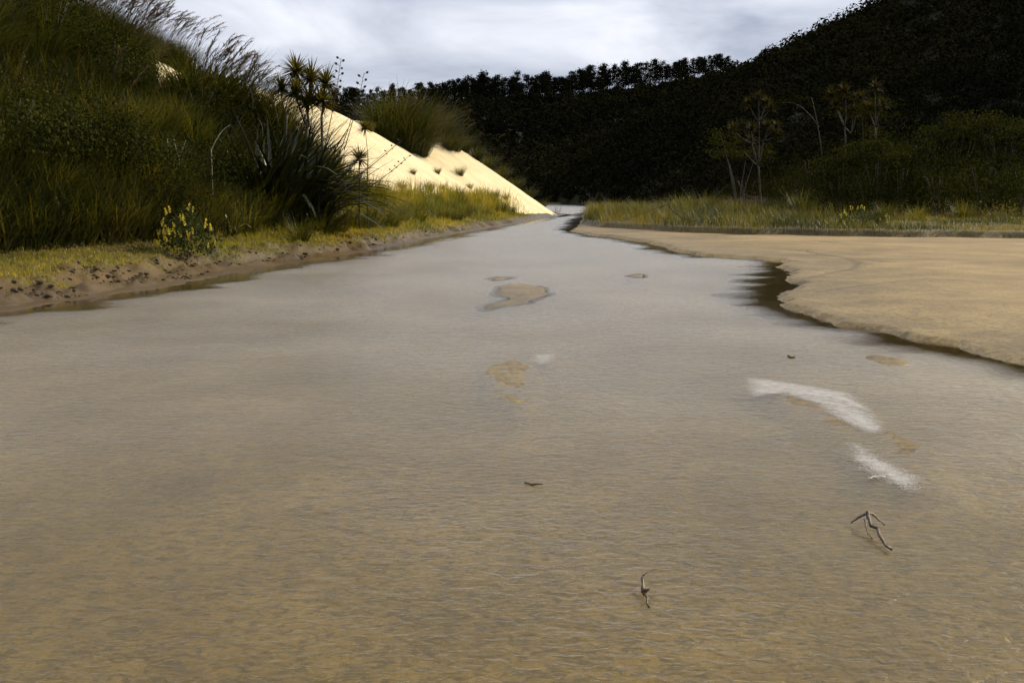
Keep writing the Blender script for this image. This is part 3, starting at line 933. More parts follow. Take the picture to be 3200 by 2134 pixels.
GUL.sort(key=lambda t: t[0] + (1000 if t[0] > 1430 else 0))
num = {False: 0, True: 0}


def nth(i):
    return f"{i}{'th' if 10 < i % 100 < 14 else {1: 'st', 2: 'nd', 3: 'rd'}.get(i % 10, 'th')}"


for i, (px, Yd, sc_) in enumerate(GUL):
    x = (px - CX) / FPX * Yd
    far = px > 1430
    num[far] += 1
    toetoe((x, Yd, zt(x, Yd)), f'low toetoe grass along the far edge of the dune spur, {nth(num[far])} from the left' if far else f'tall toetoe clump in the hollow behind the sand spur, {nth(num[far])} from the left',
           'toetoe along the far dune edge' if far else 'toetoe in the dune hollow', sc_ * float(rng.uniform(0.9, 1.1)), 1 if far else int(rng.integers(3, 7)))

# --- sparse tufts on the bare sand
TUFT = [(1370, 60.5, 0.55, 'topmost sparse grass tuft on the bare sand below the dune hollow'), (1440, 66, 0.8, 'sparse grass tuft on the bare sand right under the far spur crest'),
        (1345, 55, 0.75, 'sparse grass tuft in the middle of the bare sand slope'), (1365, 53, 0.9, 'larger dry grass tuft low on the bare sand slope'),
        (1295, 56, 0.45, 'tiny grass tuft left of the middle of the bare sand slope'), (1400, 54, 0.6, 'small dry grass tuft at the right foot of the bare sand slope'),
        (1165, 61, 0.7, 'thin grass tuft on the sand crest beside the dune hollow'),
        (1320, 51, 0.8, 'dry grass tuft at the left foot of the bare sand slope'), (1430, 56, 0.7, 'grass tuft at the foot of the far bare sand'), (1470, 64, 0.5, 'tiny tuft on the far bare sand'),
        (1385, 57, 0.5, 'tiny tuft just above the larger dry one on the bare sand'), (1260, 52, 0.7, 'leftmost grass tuft at the foot of the bare sand slope')]
for px, Yd, sc_, lb in TUFT:
    x = (px - CX) / FPX * Yd
    tussock((x, Yd, zt(x, Yd)), lb, 'tufts on the bare sand', sc_)


# --- grass of the left bank
def bank_points(n, ylo, yhi, dlo, dhi, side):
    out, cnt = [], 0
    while cnt < n:
        m = min(60000, n * 2 + 2000)
        y = np.exp(rng.uniform(math.log(ylo), math.log(yhi), m))
        if side < 0:
            x = bank_x(y) - rng.uniform(dlo, dhi, m)
            dn = dune_fn(x, y)
            ok = (dn < 1.3) & (y < 60 + 9 * rng.random(m) + 3 * fbm(x * 0.8, y * 0.8, 151, 3))
            dn = dn[ok]
        else:
            x = rng.uniform(3, 0.62 * 80, m)
            ok = (x < 0.6 * y + 3) & (hill_fn(x, y) < 0.6) & (rng.random(m) < 45 / y)
        x, y = x[ok], y[ok]
        z, soil, wet, ins, d = ground_fn(x, y)
        if side < 0:
            ok = ~ins & (soil > 0.3) & (rng.random(len(x)) < soil)
            z = np.maximum(z, dn)
        else:
            ok = ~ins & (soil > 0.6)
        out.append(np.stack([x, y, z, d], 1)[ok]); cnt += int(ok.sum())
    return np.concatenate(out)[:n]


P = np.concatenate([bank_points(52000, 15, 76, 0.3, 9, -1), bank_points(22000, 15, 34, 0.3, 4, -1)])
n = len(P)
back = sstep(0.6, 3.2, P[:, 3]) * sstep(20, 34, P[:, 1])
h = (0.10 + 0.55 * back) * rng.uniform(0.5, 1.3, n) * (1 + 0.7 * fbm(P[:, 0] * 0.9, P[:, 1] * 0.5, 95, 3)) * np.clip(P[:, 1] / 30, 0.8, 1.3)
patch = fbm(P[:, 0] * 0.8, P[:, 1] * 0.4, 97, 3)
V, q, tv = blades(P[:, :3] - np.array([0, 0, 0.03]), rng.uniform(0, 2 * np.pi, n), np.maximum(h, 0.06), 0.007 + 0.00022 * P[:, 1], rng.uniform(0, 0.4, n), rng.uniform(0.2, 1.3, n), 3,
                  np.clip(0.5 + 0.8 * patch + rng.normal(0, 0.22, n), 0, 1))
g = Geo(); g.add(V, q, tint=tv)
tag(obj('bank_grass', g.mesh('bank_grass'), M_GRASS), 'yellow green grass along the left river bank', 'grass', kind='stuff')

sel = []
for p in bank_points(1500, 24, 72, 1.2, 7, -1):
    if len(sel) >= 70: break
    if p[3] > (1.3 if p[1] > 33 else 2.4) and all((p[0] - s_[0]) ** 2 + (p[1] - s_[1]) ** 2 > 0.6 for s_ in sel):
        sel.append(p)
for p in sel:
    tussock(p[:3], 'yellow green grass tussock on the left bank between river and dune', 'tussocks on the left bank', float(rng.uniform(0.6, 1.05)))

# --- grass flat on the right
P = bank_points(62000, 36, 90, 0, 0, 1)
n = len(P)
dbk = poly_dist(BANK_R, P[:, 0], P[:, 1])[0]
tall = sstep(16, 5, P[:, 0]) * 0.45 + 0.35 * sstep(2, 9, dbk)
h = (0.16 + tall) * rng.uniform(0.5, 1.25, n) * (1 + 0.9 * fbm(P[:, 0] * 0.45, P[:, 1] * 0.45, 99, 3))
patch = fbm(P[:, 0] * 0.5, P[:, 1] * 0.35, 101, 3)
V, q, tv = blades(P[:, :3] - np.array([0, 0, 0.03]), rng.uniform(0, 2 * np.pi, n), np.maximum(h, 0.08), 0.016, rng.uniform(0, 0.4, n), rng.uniform(0.2, 1.2, n), 3,
                  np.clip(0.45 + 1.3 * patch + rng.normal(0, 0.22, n), 0, 1))
g = Geo(); g.add(V, q, tint=tv)
tag(obj('meadow_grass', g.mesh('meadow_grass'), M_MEADOW), 'olive and straw coloured grass on the right river flat', 'grass', kind='stuff')


RT = [(2140, 56, 1.5), (2185, 57, 1.7), (2225, 55, 1.5), (2160, 54, 1.2), (2260, 53, 1.1), (1850, 53, 1.0), (1880, 56, 1.2), (1930, 55, 1.1), (1985, 57, 1.2), (2040, 56, 1.1), (2095, 57, 1.2),
      (1860, 60, 1.2), (1920, 62, 1.2), (2000, 62, 1.2), (2070, 62, 1.3), (2120, 60, 1.4), (2300, 50, 1.0), (2355, 48, 0.8), (2440, 49, 0.9), (2500, 50, 1.6), (2520, 49, 1.2), (2560, 46, 0.9), (2400, 46, 0.7), (2480, 44, 0.6), (2760, 44, 1.0), (2860, 43, 0.9), (3000, 44, 1.1)]
RT.sort()
for i, (px, Yd, sc_) in enumerate(RT):
    x = (px - CX) / FPX * Yd
    o = tussock((x, Yd, zt(x, Yd)), f'leafy grass tussock on the right flat, {nth(i + 1)} from the left', 'tussocks on the right flat', sc_)

for px, Yd, sc_, lb in [(1100, 34, 1.2, 'grass tussock in front of the low flax'), (1135, 35, 1.2, 'grass tussock at the foot of the short young cabbage tree'), (1165, 36, 1.2, 'grass tussock at the foot of the thin young cabbage tree'),
                        (1195, 37, 1.1, 'grass tussock right of the two young cabbage trees'), (1060, 32, 1.0, 'grass tussock before the right flax'), (1010, 30.5, 1.0, 'low grass tussock before the middle flax'), (940, 28, 0.9, 'low grass tussock before the left flax')]:
    x = (px - CX) / FPX * Yd
    tussock((x, Yd, zt(x, Yd)), lb, None, sc_)

# --- flax
def flax_leaf_mesh(L, W, a0, a1, k=7):
    g = Geo()
    P = np.zeros((k, 3)); ang = np.linspace(a0, a1, k)
    for i in range(1, k):
        P[i] = P[i - 1] + L / (k - 1) * np.array([0, math.sin(ang[i]), math.cos(ang[i])])
    t = np.linspace(0, 1, k)
    w = W * 0.5 * np.clip(np.minimum(0.55 + 2 * t, 1.0) * (1 - t ** 3), 0.04, 1)
    nrm = np.stack([0 * ang, -np.cos(ang), np.sin(ang)], 1)
    V = np.stack([P + np.stack([-w, 0 * w, 0 * w], 1) + nrm * w[:, None] * 0.35, P, P + np.stack([w, 0 * w, 0 * w], 1) + nrm * w[:, None] * 0.35], 1).reshape(-1, 3)
    i = np.arange(k * 3).reshape(k, 3)
    q = np.concatenate([np.stack([i[:-1, a], i[:-1, a + 1], i[1:, a + 1], i[1:, a]], -1) for a in (0, 1)])
    g.add(V, q, tint=rng.random() ** 1.5)
    return g.mesh('leaf', True)


FLAX_LEAF = [flax_leaf_mesh(random.uniform(1.6, 2.5), random.uniform(0.08, 0.125), random.uniform(0.02, 0.12), random.choice([0.25, 0.4, 0.6, 0.9, 1.5])) for _ in range(12)]


def stalk_parts(parent, path, pods, r=0.014):
    """a flower stalk with dry seed pods, one mesh under the flax"""
    g = Geo()
    V, q, tr = tube(path, np.linspace(r, r * 0.45, len(path)), 5)
    g.add(V, q, tr)
    path = np.asarray(path)
    for k in range(pods):
        t = 0.55 + 0.45 * (k + 0.5) / pods
        i = t * (len(path) - 1); i0 = min(int(i), len(path) - 2); f = i - i0
        p = path[i0] * (1 - f) + path[i0 + 1] * f
        d = np.array([(-1) ** k * 0.75, rng.uniform(-.6, .6), 0.45]); d /= np.linalg.norm(d)
        L = rng.uniform(0.08, 0.16)
        V, q, tr = tube([p, p + d * L * .5, p + d * L * .6, p + d * L * 0.8, p + d * L * 1.05], [0.004, 0.004, 0.026, 0.03, 0.006], 5)
        g.add(V, q, tr)
    return obj('flower_stalk', g.mesh('flower_stalk'), M_STALK, parent)


def flax(p, label, nleaf, spread, scale, group='flax bushes', mat=None):
    o = empty('flax_bush', p, 0, scale)
    tag(o, label, 'flax', group)
    for k in range(nleaf):
        th = rng.uniform(0, 2 * np.pi); r = spread * math.sqrt(rng.random())
        lean = 0.05 + 0.55 * (r / spread) ** 1.2 + abs(rng.normal(0, 0.10))
        c = obj('leaf', FLAX_LEAF[int(rng.integers(len(FLAX_LEAF)))], mat or M_FLAX, o)
        h = math.atan2(r * math.sin(th), r * math.cos(th)) + rng.normal(0, 0.35)
        c.location = (r * math.sin(th) * 0.75, r * math.cos(th) * 0.55, -0.05)
        c.rotation_mode = 'ZYX' if False else 'XYZ'
        c.rotation_euler = (-lean, 0, -h)
        c.scale = (1, 1, float(rng.uniform(0.75, 1.15)))
    return o


def on(px, Yd, dz=0.0):
    x = (px - CX) / FPX * Yd
    return Vector((x, Yd, zt(x, Yd) + dz))


f1 = flax(on(850, 31), 'large dark flax bush left of the cabbage tree trunks', 160, 0.85, 1.32)
f2 = flax(on(918, 31.5), 'large dark flax bush at the edge of the bare dune sand', 170, 0.85, 1.28)
f3 = flax(on(800, 30), 'smaller dark flax bush at the left of the flax group', 70, 0.7, 1.05)
f4 = flax(on(1000, 31), 'low flax bush under the two young cabbage trees', 60, 0.45, 0.8)


def stalk(parent, base, tip, pods, bow=(0.1, 0, 0.1), r=0.014):
    a = np.array(base) ; b = np.array(tip)
    path = bez(a, (a + b) / 2 + np.array(bow), b, 10)
    inv = parent.location
    s_ = parent.scale[0]
    stalk_parts(parent, (path - np.array(inv)) / s_, pods, r / s_)


stalk(f2, pix_at(1012, 470, 31.5), pix_at(1066, 182, 31.5), 12)
stalk(f2, pix_at(1060, 480, 33.0), pix_at(1118, 300, 33.0), 3)
stalk(f2, pix_at(1075, 470, 33.0), pix_at(1138, 228, 33.0), 9)
stalk(f4, pix_at(1125, 545, 33.0), pix_at(1256, 438, 33.0), 6, (0, 0, -0.05))
stalk(f4, pix_at(1130, 600, 33.0), pix_at(1278, 488, 33.0), 9, (0.05, 0, -0.08))
stalk(f1, pix_at(790, 340, 31), pix_at(775, 270, 31), 0)
stalk(f1, pix_at(870, 390, 31), pix_at(835, 280, 31), 0)
stalk(f1, pix_at(960, 400, 31), pix_at(930, 330, 31), 0)
stalk(f3, pix_at(820, 430, 30), pix_at(805, 370, 30), 0)

sedge = flax(on(735, 26.5), 'small sedge with bright glossy arching leaves on the grassy left bank', 46, 0.3, 0.42, 'sedge', M_SEDGE)
sedge.name = 'sedge_clump'; sedge['category'] = 'sedge'
for c in sedge.children:
    c.data = c.data.copy(); c.data.materials.clear(); c.data.materials.append(M_SEDGE)
del sedge['group']


# --- cabbage trees
def head_mesh(n, L, W):
    g = Geo()
    az = rng.uniform(0, 2 * np.pi, n)
    a0 = np.arccos(rng.uniform(-0.45, 1, n))
    V, q, tv = blades(np.zeros((n, 3)), az, rng.uniform(0.6, 1.0, n) * L, W, a0, a0 + rng.uniform(0.05, 0.55, n) * np.sin(a0 + 0.2), 3)
    g.add(V, q, tint=tv)
    return g.mesh('leaf_head')


HEADS = [head_mesh(170, 0.68, 0.042) for _ in range(4)]
HEADS_D = [head_mesh(150, 0.68, 0.042) for _ in range(3)]


def cabbage_tree(base, forks, label, group, bark, head_scale=1.0, r0=0.07):
    """forks: list of (fork point, [head points])"""
    o = empty('cabbage_tree', base)
    tag(o, label, 'cabbage tree', group)
    b = np.array(base)
    F0 = np.array(forks[0][0])
    g = Geo()
    V, q, tr = tube(bez(b - np.array([0, 0, 0.2]), (b + F0) / 2 + rng.normal(0, 0.08, 3), F0, 8) - b, np.linspace(r0, r0 * 0.75, 8), 7)
    g.add(V, q, tr); obj('trunk', g.mesh('trunk', True), bark, o)
    for F, hs in forks:
        F = np.array(F)
        if np.linalg.norm(F - F0) > 0.05:
            g = Geo(); V, q, tr = tube(bez(F0, (F0 + F) / 2 + rng.normal(0, 0.1, 3), F, 6) - b, np.linspace(r0 * 0.7, r0 * 0.5, 6), 6)
            g.add(V, q, tr); obj('branch', g.mesh('branch', True), bark, o)
        for h in hs:
            h = np.array(h)
            g = Geo(); V, q, tr = tube(bez(F, (F + h) / 2 + np.array([0, 0, -0.12]) + rng.normal(0, 0.06, 3), h, 6) - b, np.linspace(r0 * 0.55, r0 * 0.4, 6), 6)
            g.add(V, q, tr); obj('branch', g.mesh('branch', True), bark, o)
            obj('leaf_head', random.choice(HEADS_D if bark is M_BARKP else HEADS), M_CABBD if bark is M_BARKP else M_CABB, o, loc=tuple(h - b), rot=(rng.uniform(-.2, .2), rng.uniform(-.2, .2), rng.uniform(0, 6)),
                scale=head_scale * float(rng.uniform(0.85, 1.12)))
    return o


Yc = 33.0
cabbage_tree(on(975, Yc), [(pix_at(960, 400, Yc), [pix_at(922, 292, Yc - .3), pix_at(968, 318, Yc - .4)]), (pix_at(955, 330, Yc), [pix_at(925, 222, Yc), pix_at(972, 246, Yc + .4)])],
             'cabbage tree with clustered spiky heads rising from the dark flax', 'cabbage trees by the flax', M_BARKD, 1.08, 0.06)
cabbage_tree(on(1010, 32.6), [(pix_at(1005, 360, 32.6), [pix_at(1018, 262, 32.6), pix_at(1004, 318, 32.3)])],
             'slim cabbage tree right of the clustered one at the flax', 'cabbage trees by the flax', M_BARKD, 1.08, 0.05)
cabbage_tree(on(892, 33.4), [(pix_at(895, 360, 33.4), [pix_at(878, 278, 33.4)])],
             'dark cabbage tree half hidden at the left of the flax heads', 'cabbage trees by the flax', M_BARKD, 1.05, 0.05)
cabbage_tree(on(1152, 34), [(pix_at(1150, 500, 34), [pix_at(1141, 402, 34)])],
             'thin young cabbage tree with one head against the bright sand', 'cabbage trees by the flax', M_STALK, 0.62, 0.022)
cabbage_tree(on(1126, 33.6), [(pix_at(1126, 545, 33.6), [pix_at(1122, 498, 33.6)])],
             'short young cabbage tree at the right edge of the flax', 'cabbage trees by the flax', M_STALK, 0.85, 0.03)


# --- shrubs
def bush_mesh(n_clump, per, leaf, squash=0.8, drop=0.0):
    g = Geo()
    v = rng.normal(size=(n_clump, 3)); v /= np.linalg.norm(v, axis=1)[:, None]
    v[:, 2] = np.abs(v[:, 2]) - 0.15
    rad = rng.uniform(0.45, 1.0, n_clump) ** 0.6
    C = v * rad[:, None] * np.array([1, 1, squash]) + np.array([0, 0, 0.32])
    k = np.repeat(np.arange(n_clump), per)
    d = rng.normal(size=(len(k), 3)) * 0.17
    base = np.clip(0.25 + 0.5 * rng.random(n_clump), 0, 1)
    leaf_cloud(C[k] + d, leaf, g, np.clip(base[k] + rng.normal(0, 0.2, len(k)), 0, 1), nrm=v[k] + d * 4, jit=0.6)
    return g.mesh('crown')


BUSHES = [bush_mesh(80, 44, 0.027) for _ in range(5)]


def stems_mesh(n, h):
    g = Geo()
    for k in range(n):
        a = rng.uniform(0, 2 * np.pi); r = rng.uniform(0.15, 0.5)
        V, q, tr = tube(bez((0.05 * math.sin(a), 0.05 * math.cos(a), -0.15), (0.2 * r * math.sin(a), 0.2 * r * math.cos(a), h * .5), (r * math.sin(a), r * math.cos(a), h), 6), np.linspace(0.02, 0.006, 6), 5)
        g.add(V, q, tr)
    return g.mesh('stem', True)


STEMS = [stems_mesh(5, 0.9) for _ in range(3)]


def shrub(p, size, label, group=None, mat=None, name='shrub', bark=None):
    o = empty(name, p, rng.uniform(0, 6.28), 1.0)
    o.scale = size if isinstance(size, tuple) else (size,) * 3
    tag(o, label, 'shrub', group)
    obj('stem', random.choice(STEMS), bark or M_BARKD, o)
    me = random.choice(BUSHES)
    if mat is not None:
        key = me.name + mat.name
        if key not in bpy.data.meshes:
            m2 = me.copy(); m2.name = key; m2.materials.clear(); m2.materials.append(mat)
        me = bpy.data.meshes[key]
    obj('crown', me, M_BUSH, o)
    return o


def place(px, Yd):
    x = (px - CX) / FPX * Yd
    z = max(zt(x, Yd), float(hill_fn(np.array([x]), np.array([Yd]))[0]))
    return Vector((x, Yd, z - 0.1))


SH = [(2480, 56, (1.5, 1.3, 1.9), None, 'rounded dark shrub standing behind the others in the middle of the right thicket'),
      (2300, 60, (1.4, 1.2, 1.0), M_RUST, 'low rusty brown shrub at the left end of the right thicket'),
      (2360, 57, (1.6, 1.2, 0.9), M_RUST, 'reddish shrub at the foot of the tall cabbage tree'),
      (2440, 53, (1.2, 1.0, 1.0), None, 'yellow green topped shrub right of the cabbage tree foot'),
      (2540, 52, (1.4, 1.2, 1.0), M_RUST, 'rusty shrub below the leaning dead trunk'),
      (2600, 50, (1.7, 1.4, 1.7), None, 'big dark shrub under the right-hand trees'),
      (2700, 49, (1.6, 1.4, 2.0), None, 'tall dark shrub at the right edge of the photo'),
      (2640, 46, (1.3, 1.0, 0.9), None, 'low dark shrub behind the yellow lupin on the right'),
      (2190, 66, (1.2, 1.0, 0.7), None, 'small dark shrub at the grass edge below the dark hill'),
      (2245, 62, (0.9, 0.8, 0.8), None, 'small shrub left of the rusty shrubs'),
      (2800, 47, (2.0, 1.6, 2.3), None, 'bulky dark shrub beyond the right edge of the trees'),
      (2920, 46, (1.9, 1.6, 2.0), None, 'dark shrub further along the right flat'),
      (3050, 47, (2.0, 1.6, 2.4), None, 'wide dark shrub near the far right of the flat'),
      (3180, 46, (2.0, 1.6, 2.2), None, 'rightmost dark shrub on the flat'),
      (2400, 64, (2.0, 1.5, 1.8), None, 'dark shrub behind the tall cabbage tree'),
      (2560, 60, (2.2, 1.6, 2.4), None, 'dark shrub filling the back of the right thicket'),
      (2660, 56, (2.0, 1.6, 2.8), None, 'tall shrub behind the right-hand trees'),
      (2530, 58, (1.6, 1.4, 3.0), None, 'tall rounded shrub behind the leaning dead trunk'),
      (2610, 54, (1.5, 1.3, 3.2), None, 'tall rounded shrub wrapped round the yellowish cabbage tree'),
      (2690, 53, (1.7, 1.4, 3.3), None, 'tall rounded shrub between the two right-hand cabbage trees'),
      (2770, 53, (1.8, 1.4, 3.6), None, 'tall rounded shrub just beyond the photo edge tree'),
      (2860, 52, (2.0, 1.5, 3.5), None, 'big rounded shrub right of the photo edge trees'),
      (2980, 53, (2.0, 1.5, 3.8), None, 'tallest rounded shrub on the far right'),
      (3110, 52, (2.2, 1.6, 3.6), None, 'broad rounded shrub on the far right'),
      (2330, 66, (2.0, 1.5, 2.0), None, 'dark rounded shrub left behind the tall cabbage tree'),
      (2440, 61, (1.8, 1.5, 2.2), None, 'dark rounded shrub right behind the tall cabbage tree')]
for px, Yd, sz, mt, lb in SH:
    shrub(place(px, Yd), sz, lb, 'shrubs of the right thicket', mt)

LS = [(530, 24, (0.8, 0.7, 0.9)), (600, 27, (1.0, 0.8, 1.1)), (690, 29, (0.9, 0.8, 1.0)), (640, 33, (1.1, 0.9, 1.3)), (740, 33, (1.0, 0.9, 1.3)), 
      (700, 36, (1.2, 1.0, 1.5)), (800, 35, (1.0, 0.9, 1.6)), (860, 36, (1.1, 0.9, 1.5)), (900, 34.5, (0.9, 0.8, 1.6)), (420, 25, (1.2, 1, 1.1)), (300, 24, (1.2, 1, 1.2)), (180, 23, (1.2, 1, 1.1)), (60, 22, (1.2, 1, 1.2)), (380, 31, (1.2, 1, 1.3)), (200, 30, (1.3, 1.1, 1.4))]
LS.sort()
for i, (px, Yd, sz) in enumerate(LS):
    shrub(on(px, Yd, -0.15), tuple(1.3 * v for v in sz), f'dark rounded shrub in the grass of the left dune flank, {nth(i + 1)} from the left', 'shrubs on the left dune flank')

# --- trees of the right thicket
Yr = 54.0
cabbage_tree(place(2375, Yr), [(pix_at(2370, 520, Yr), [pix_at(2310, 455, Yr), pix_at(2345, 440, Yr + .5)]),
                              (pix_at(2350, 450, Yr), [pix_at(2290, 405, Yr), pix_at(2320, 398, Yr - .4), pix_at(2350, 405, Yr)]),
                              (pix_at(2385, 440, Yr), [pix_at(2400, 395, Yr), pix_at(2425, 400, Yr + .3), pix_at(2430, 425, Yr)]),
                              (pix_at(2372, 380, Yr), [pix_at(2340, 325, Yr), pix_at(2370, 305, Yr), pix_at(2395, 320, Yr + .4), pix_at(2410, 340, Yr)])],
             'tall many-headed cabbage tree with pale forked trunks left in the right thicket', 'cabbage trees of the right thicket', M_BARKP, 0.85, 0.05)
cabbage_tree(place(2640, 53), [(pix_at(2640, 400, 53), [pix_at(2610, 330, 53), pix_at(2640, 290, 53), pix_at(2600, 300, 53.4)]), (pix_at(2660, 420, 53), [pix_at(2690, 310, 53), pix_at(2670, 350, 52.6)])],
             'cabbage tree with yellowish heads near the top of the right thicket', 'cabbage trees of the right thicket', M_BARKP, 0.95, 0.05)
cabbage_tree(place(2735, 51), [(pix_at(2735, 400, 51), [pix_at(2735, 275, 51), pix_at(2715, 340, 51), pix_at(2760, 330, 51)])],
             'cabbage tree with pale trunk at the right edge of the photo', 'cabbage trees of the right thicket', M_BARKP, 0.95, 0.05)

def manuka(base_px, Yd, top_y, spread, label, lean=0.0):
    b = place(base_px, Yd)
    o = empty('manuka_tree', b)
    tag(o, label, 'tree', 'manuka trees of the right thicket')
    ztop = pix_at(base_px, top_y, Yd).z - b.z
    heads = []
    for k in range(4):
        a = rng.uniform(0, 6.28); r = spread * rng.uniform(0.3, 0.9)
        tip = np.array([r * math.sin(a) + lean, r * math.cos(a), ztop * rng.uniform(0.75, 1.0)])
        g = Geo(); V, q, tr = tube(bez((0, 0, -0.2), tip * np.array([0.35, 0.35, 0.5]) + rng.normal(0, 0.1, 3), tip, 8), np.linspace(0.05, 0.012, 8), 5)
        g.add(V, q, tr); obj('trunk', g.mesh('trunk', True), M_BARKP, o)
        heads.append(tip)
    g = Geo()
    C = []
    for tip in heads:
        for j in range(9):
            c = tip + rng.normal(size=3) * np.array([spread * .4, spread * .4, 0.22]) - np.array([0, 0, 0.1])
            C.append(c + rng.normal(size=(60, 3)) * np.array([0.26, 0.26, 0.09]))
    C = np.concatenate(C)
    leaf_cloud(C, 0.06, g)
    obj('crown', g.mesh('crown'), M_BUSH, o)
    return o


manuka(2700, 57, 300, 1.3, 'flat-topped tree with thin pale trunks behind the right-hand cabbage trees')
manuka(2735, 48, 450, 1.1, 'low spreading tree with pale slanting trunks at the right edge')
manuka(2620, 50, 470, 1.2, 'low spreading tree in the dark middle of the right thicket')
manuka(2300, 62, 420, 1.2, 'thin tree left of the tall cabbage tree')
manuka(2960, 53, 330, 1.4, 'flat-topped tree further right on the flat')
manuka(3100, 52, 350, 1.4, 'rightmost flat-topped tree on the flat')

# dead leaning trunk
o = empty('dead_tree', place(2575, 54)); tag(o, 'thin dead trunk leaning left among the right-hand trees', 'dead tree')
b = np.array(o.location)
g = Geo(); V, q, tr = tube(bez(b - np.array([0, 0, .2]), pix_at(2580, 480, 54), pix_at(2536, 305, 54), 9) - b, np.linspace(0.045, 0.018, 9), 6); g.add(V, q, tr)
obj('trunk', g.mesh('trunk', True), M_BARKP, o)
g = Geo(); V, q, tr = tube(bez(pix_at(2560, 400, 54), pix_at(2500, 300, 54), pix_at(2430, 325, 54), 9) - b, np.linspace(0.03, 0.01, 9), 5); g.add(V, q, tr)
obj('branch', g.mesh('branch', True), M_BARKD, o)
g = Geo()
cc = np.array(bez(pix_at(2545, 330, 54), pix_at(2490, 290, 54), pix_at(2430, 325, 54), 24)) - b
leaf_cloud(np.repeat(cc, 14, 0) + rng.normal(0, 0.12, (24 * 14, 3)), 0.05, g); obj('crown', g.mesh('crown'), M_BUSH, o)


# --- yellow lupins
def flower_mesh():
    g = Geo()
    n = 16
    t = np.linspace(0, 1, n)
    a = t * 21
    C = np.stack([0.022 * (1 - .7 * t) * np.sin(a), 0.022 * (1 - .7 * t) * np.cos(a), 0.13 * t], 1)
    leaf_cloud(C, 0.02, g)
    return g.mesh('flower')


FLOWERS = [flower_mesh() for _ in range(3)]


def lupin(p, size, nfl, label, name='lupin_shrub', front=0.0):
    o = empty(name, p, 0, 1.0)
    tag(o, label, 'lupin')
    obj('stem', random.choice(STEMS), M_BARKD, o, scale=size)
    g = Geo()
    n_c = 60
    v = rng.normal(size=(n_c, 3)); v /= np.linalg.norm(v, axis=1)[:, None]; v[:, 2] = np.abs(v[:, 2]) - 0.1
    C = v * (rng.uniform(0.4, 1, n_c) ** 0.5)[:, None] * np.array(size) + np.array([0, 0, 0.3 * size[2]])
    k = np.repeat(np.arange(n_c), 26)
    leaf_cloud(C[k] + rng.normal(size=(len(k), 3)) * 0.09, 0.035, g); obj('crown', g.mesh('crown'), M_LUPIN, o)
    for j in range(nfl):
        v = rng.normal(size=3); v[1] = -abs(v[1]) * (0.4 + front); v[2] = abs(v[2]) * (1.0 if front < .5 else 0.7) - 0.1
        v /= np.linalg.norm(v)
        c = v * np.array(size) * rng.uniform(0.9, 1.05) + np.array([0, 0, 0.3 * size[2]])
        obj('flower', random.choice(FLOWERS), M_FLOWER, o, loc=tuple(c), rot=(rng.uniform(-.4, .4), rng.uniform(-.4, .4), rng.uniform(0, 6)), scale=float(rng.uniform(0.7, 1.2)))
    return o


lupin(on(585, 22.5), (0.62, 0.55, 0.78), 44, 'yellow flowering lupin shrub on the left bank at the photo edge', front=0.7)
lupin(on(2690, 39), (0.95, 0.6, 0.55), 18, 'dark lupin shrub with pale yellow flowers on the right bank', front=0.1)

# --- dead sticks on the left flank
for k, (lst, lb) in enumerate([([((535, 545), (528, 490), (522, 425)), ((560, 500), (550, 470), (543, 435)), ((545, 535), (565, 480), (580, 440))], 'bare pale forked sticks standing in the grass at the left edge'),
                               ([((660, 470), (690, 400), (720, 392)), ], 'single pale bowed stalk arching over the left flank')]):
    Yk = 26.5
    bpt = pix_at(*lst[0][0], Yk)
    bpt.z = zt(bpt.x, Yk)
    o = empty('dead_shrub', bpt); tag(o, lb, 'dead sticks')
    for a_, m_, c_ in lst:
        path = bez(pix_at(*a_, Yk), pix_at(*m_, Yk), pix_at(*c_, Yk), 8) - np.array(bpt)
        path = np.concatenate([np.array([[path[0][0] * .6, 0, -0.1]]), path])
        g = Geo(); V, q, tr = tube(path, np.linspace(0.014, 0.006, len(path)), 5); g.add(V, q, tr)
        obj('branch', g.mesh('branch', True), M_DEAD, o)


# --- pines on the far ridge
def pine_meshes(seed):
    H = 10.5
    g = Geo(); V, q, tr = tube([(0, 0, -0.6), (0.05, 0, H * .4), (0, 0.05, H * .75), (0, 0, H * .97)], [0.17, 0.13, 0.09, 0.02], 6); g.add(V, q, tr)
    tm = g.mesh('trunk', True)
    g = Geo()
    nl = int(rng.integers(9, 13))
    taper, bare = rng.uniform(0.55, 0.95), rng.uniform(0.2, 0.42)
    for k in range(nl):
        t = bare + (0.97 - bare) * k / (nl - 1) + rng.normal(0, 0.02)
        rad = 2.7 * (1 - taper * (max(t - 0.4, 0) / 0.6) ** 1.4) * rng.uniform(0.6, 1.1)
        for j in range(int(rng.integers(5, 8))):
            a = rng.uniform(0, 6.28); r = rad * rng.uniform(0.1, 0.95)
            c = np.array([r * math.sin(a), r * math.cos(a), H * t])
            leaf_cloud(c + rng.normal(size=(20, 3)) * np.array([0.6, 0.6, 0.36]), 0.28, g)
    return tm, g.mesh('crown')


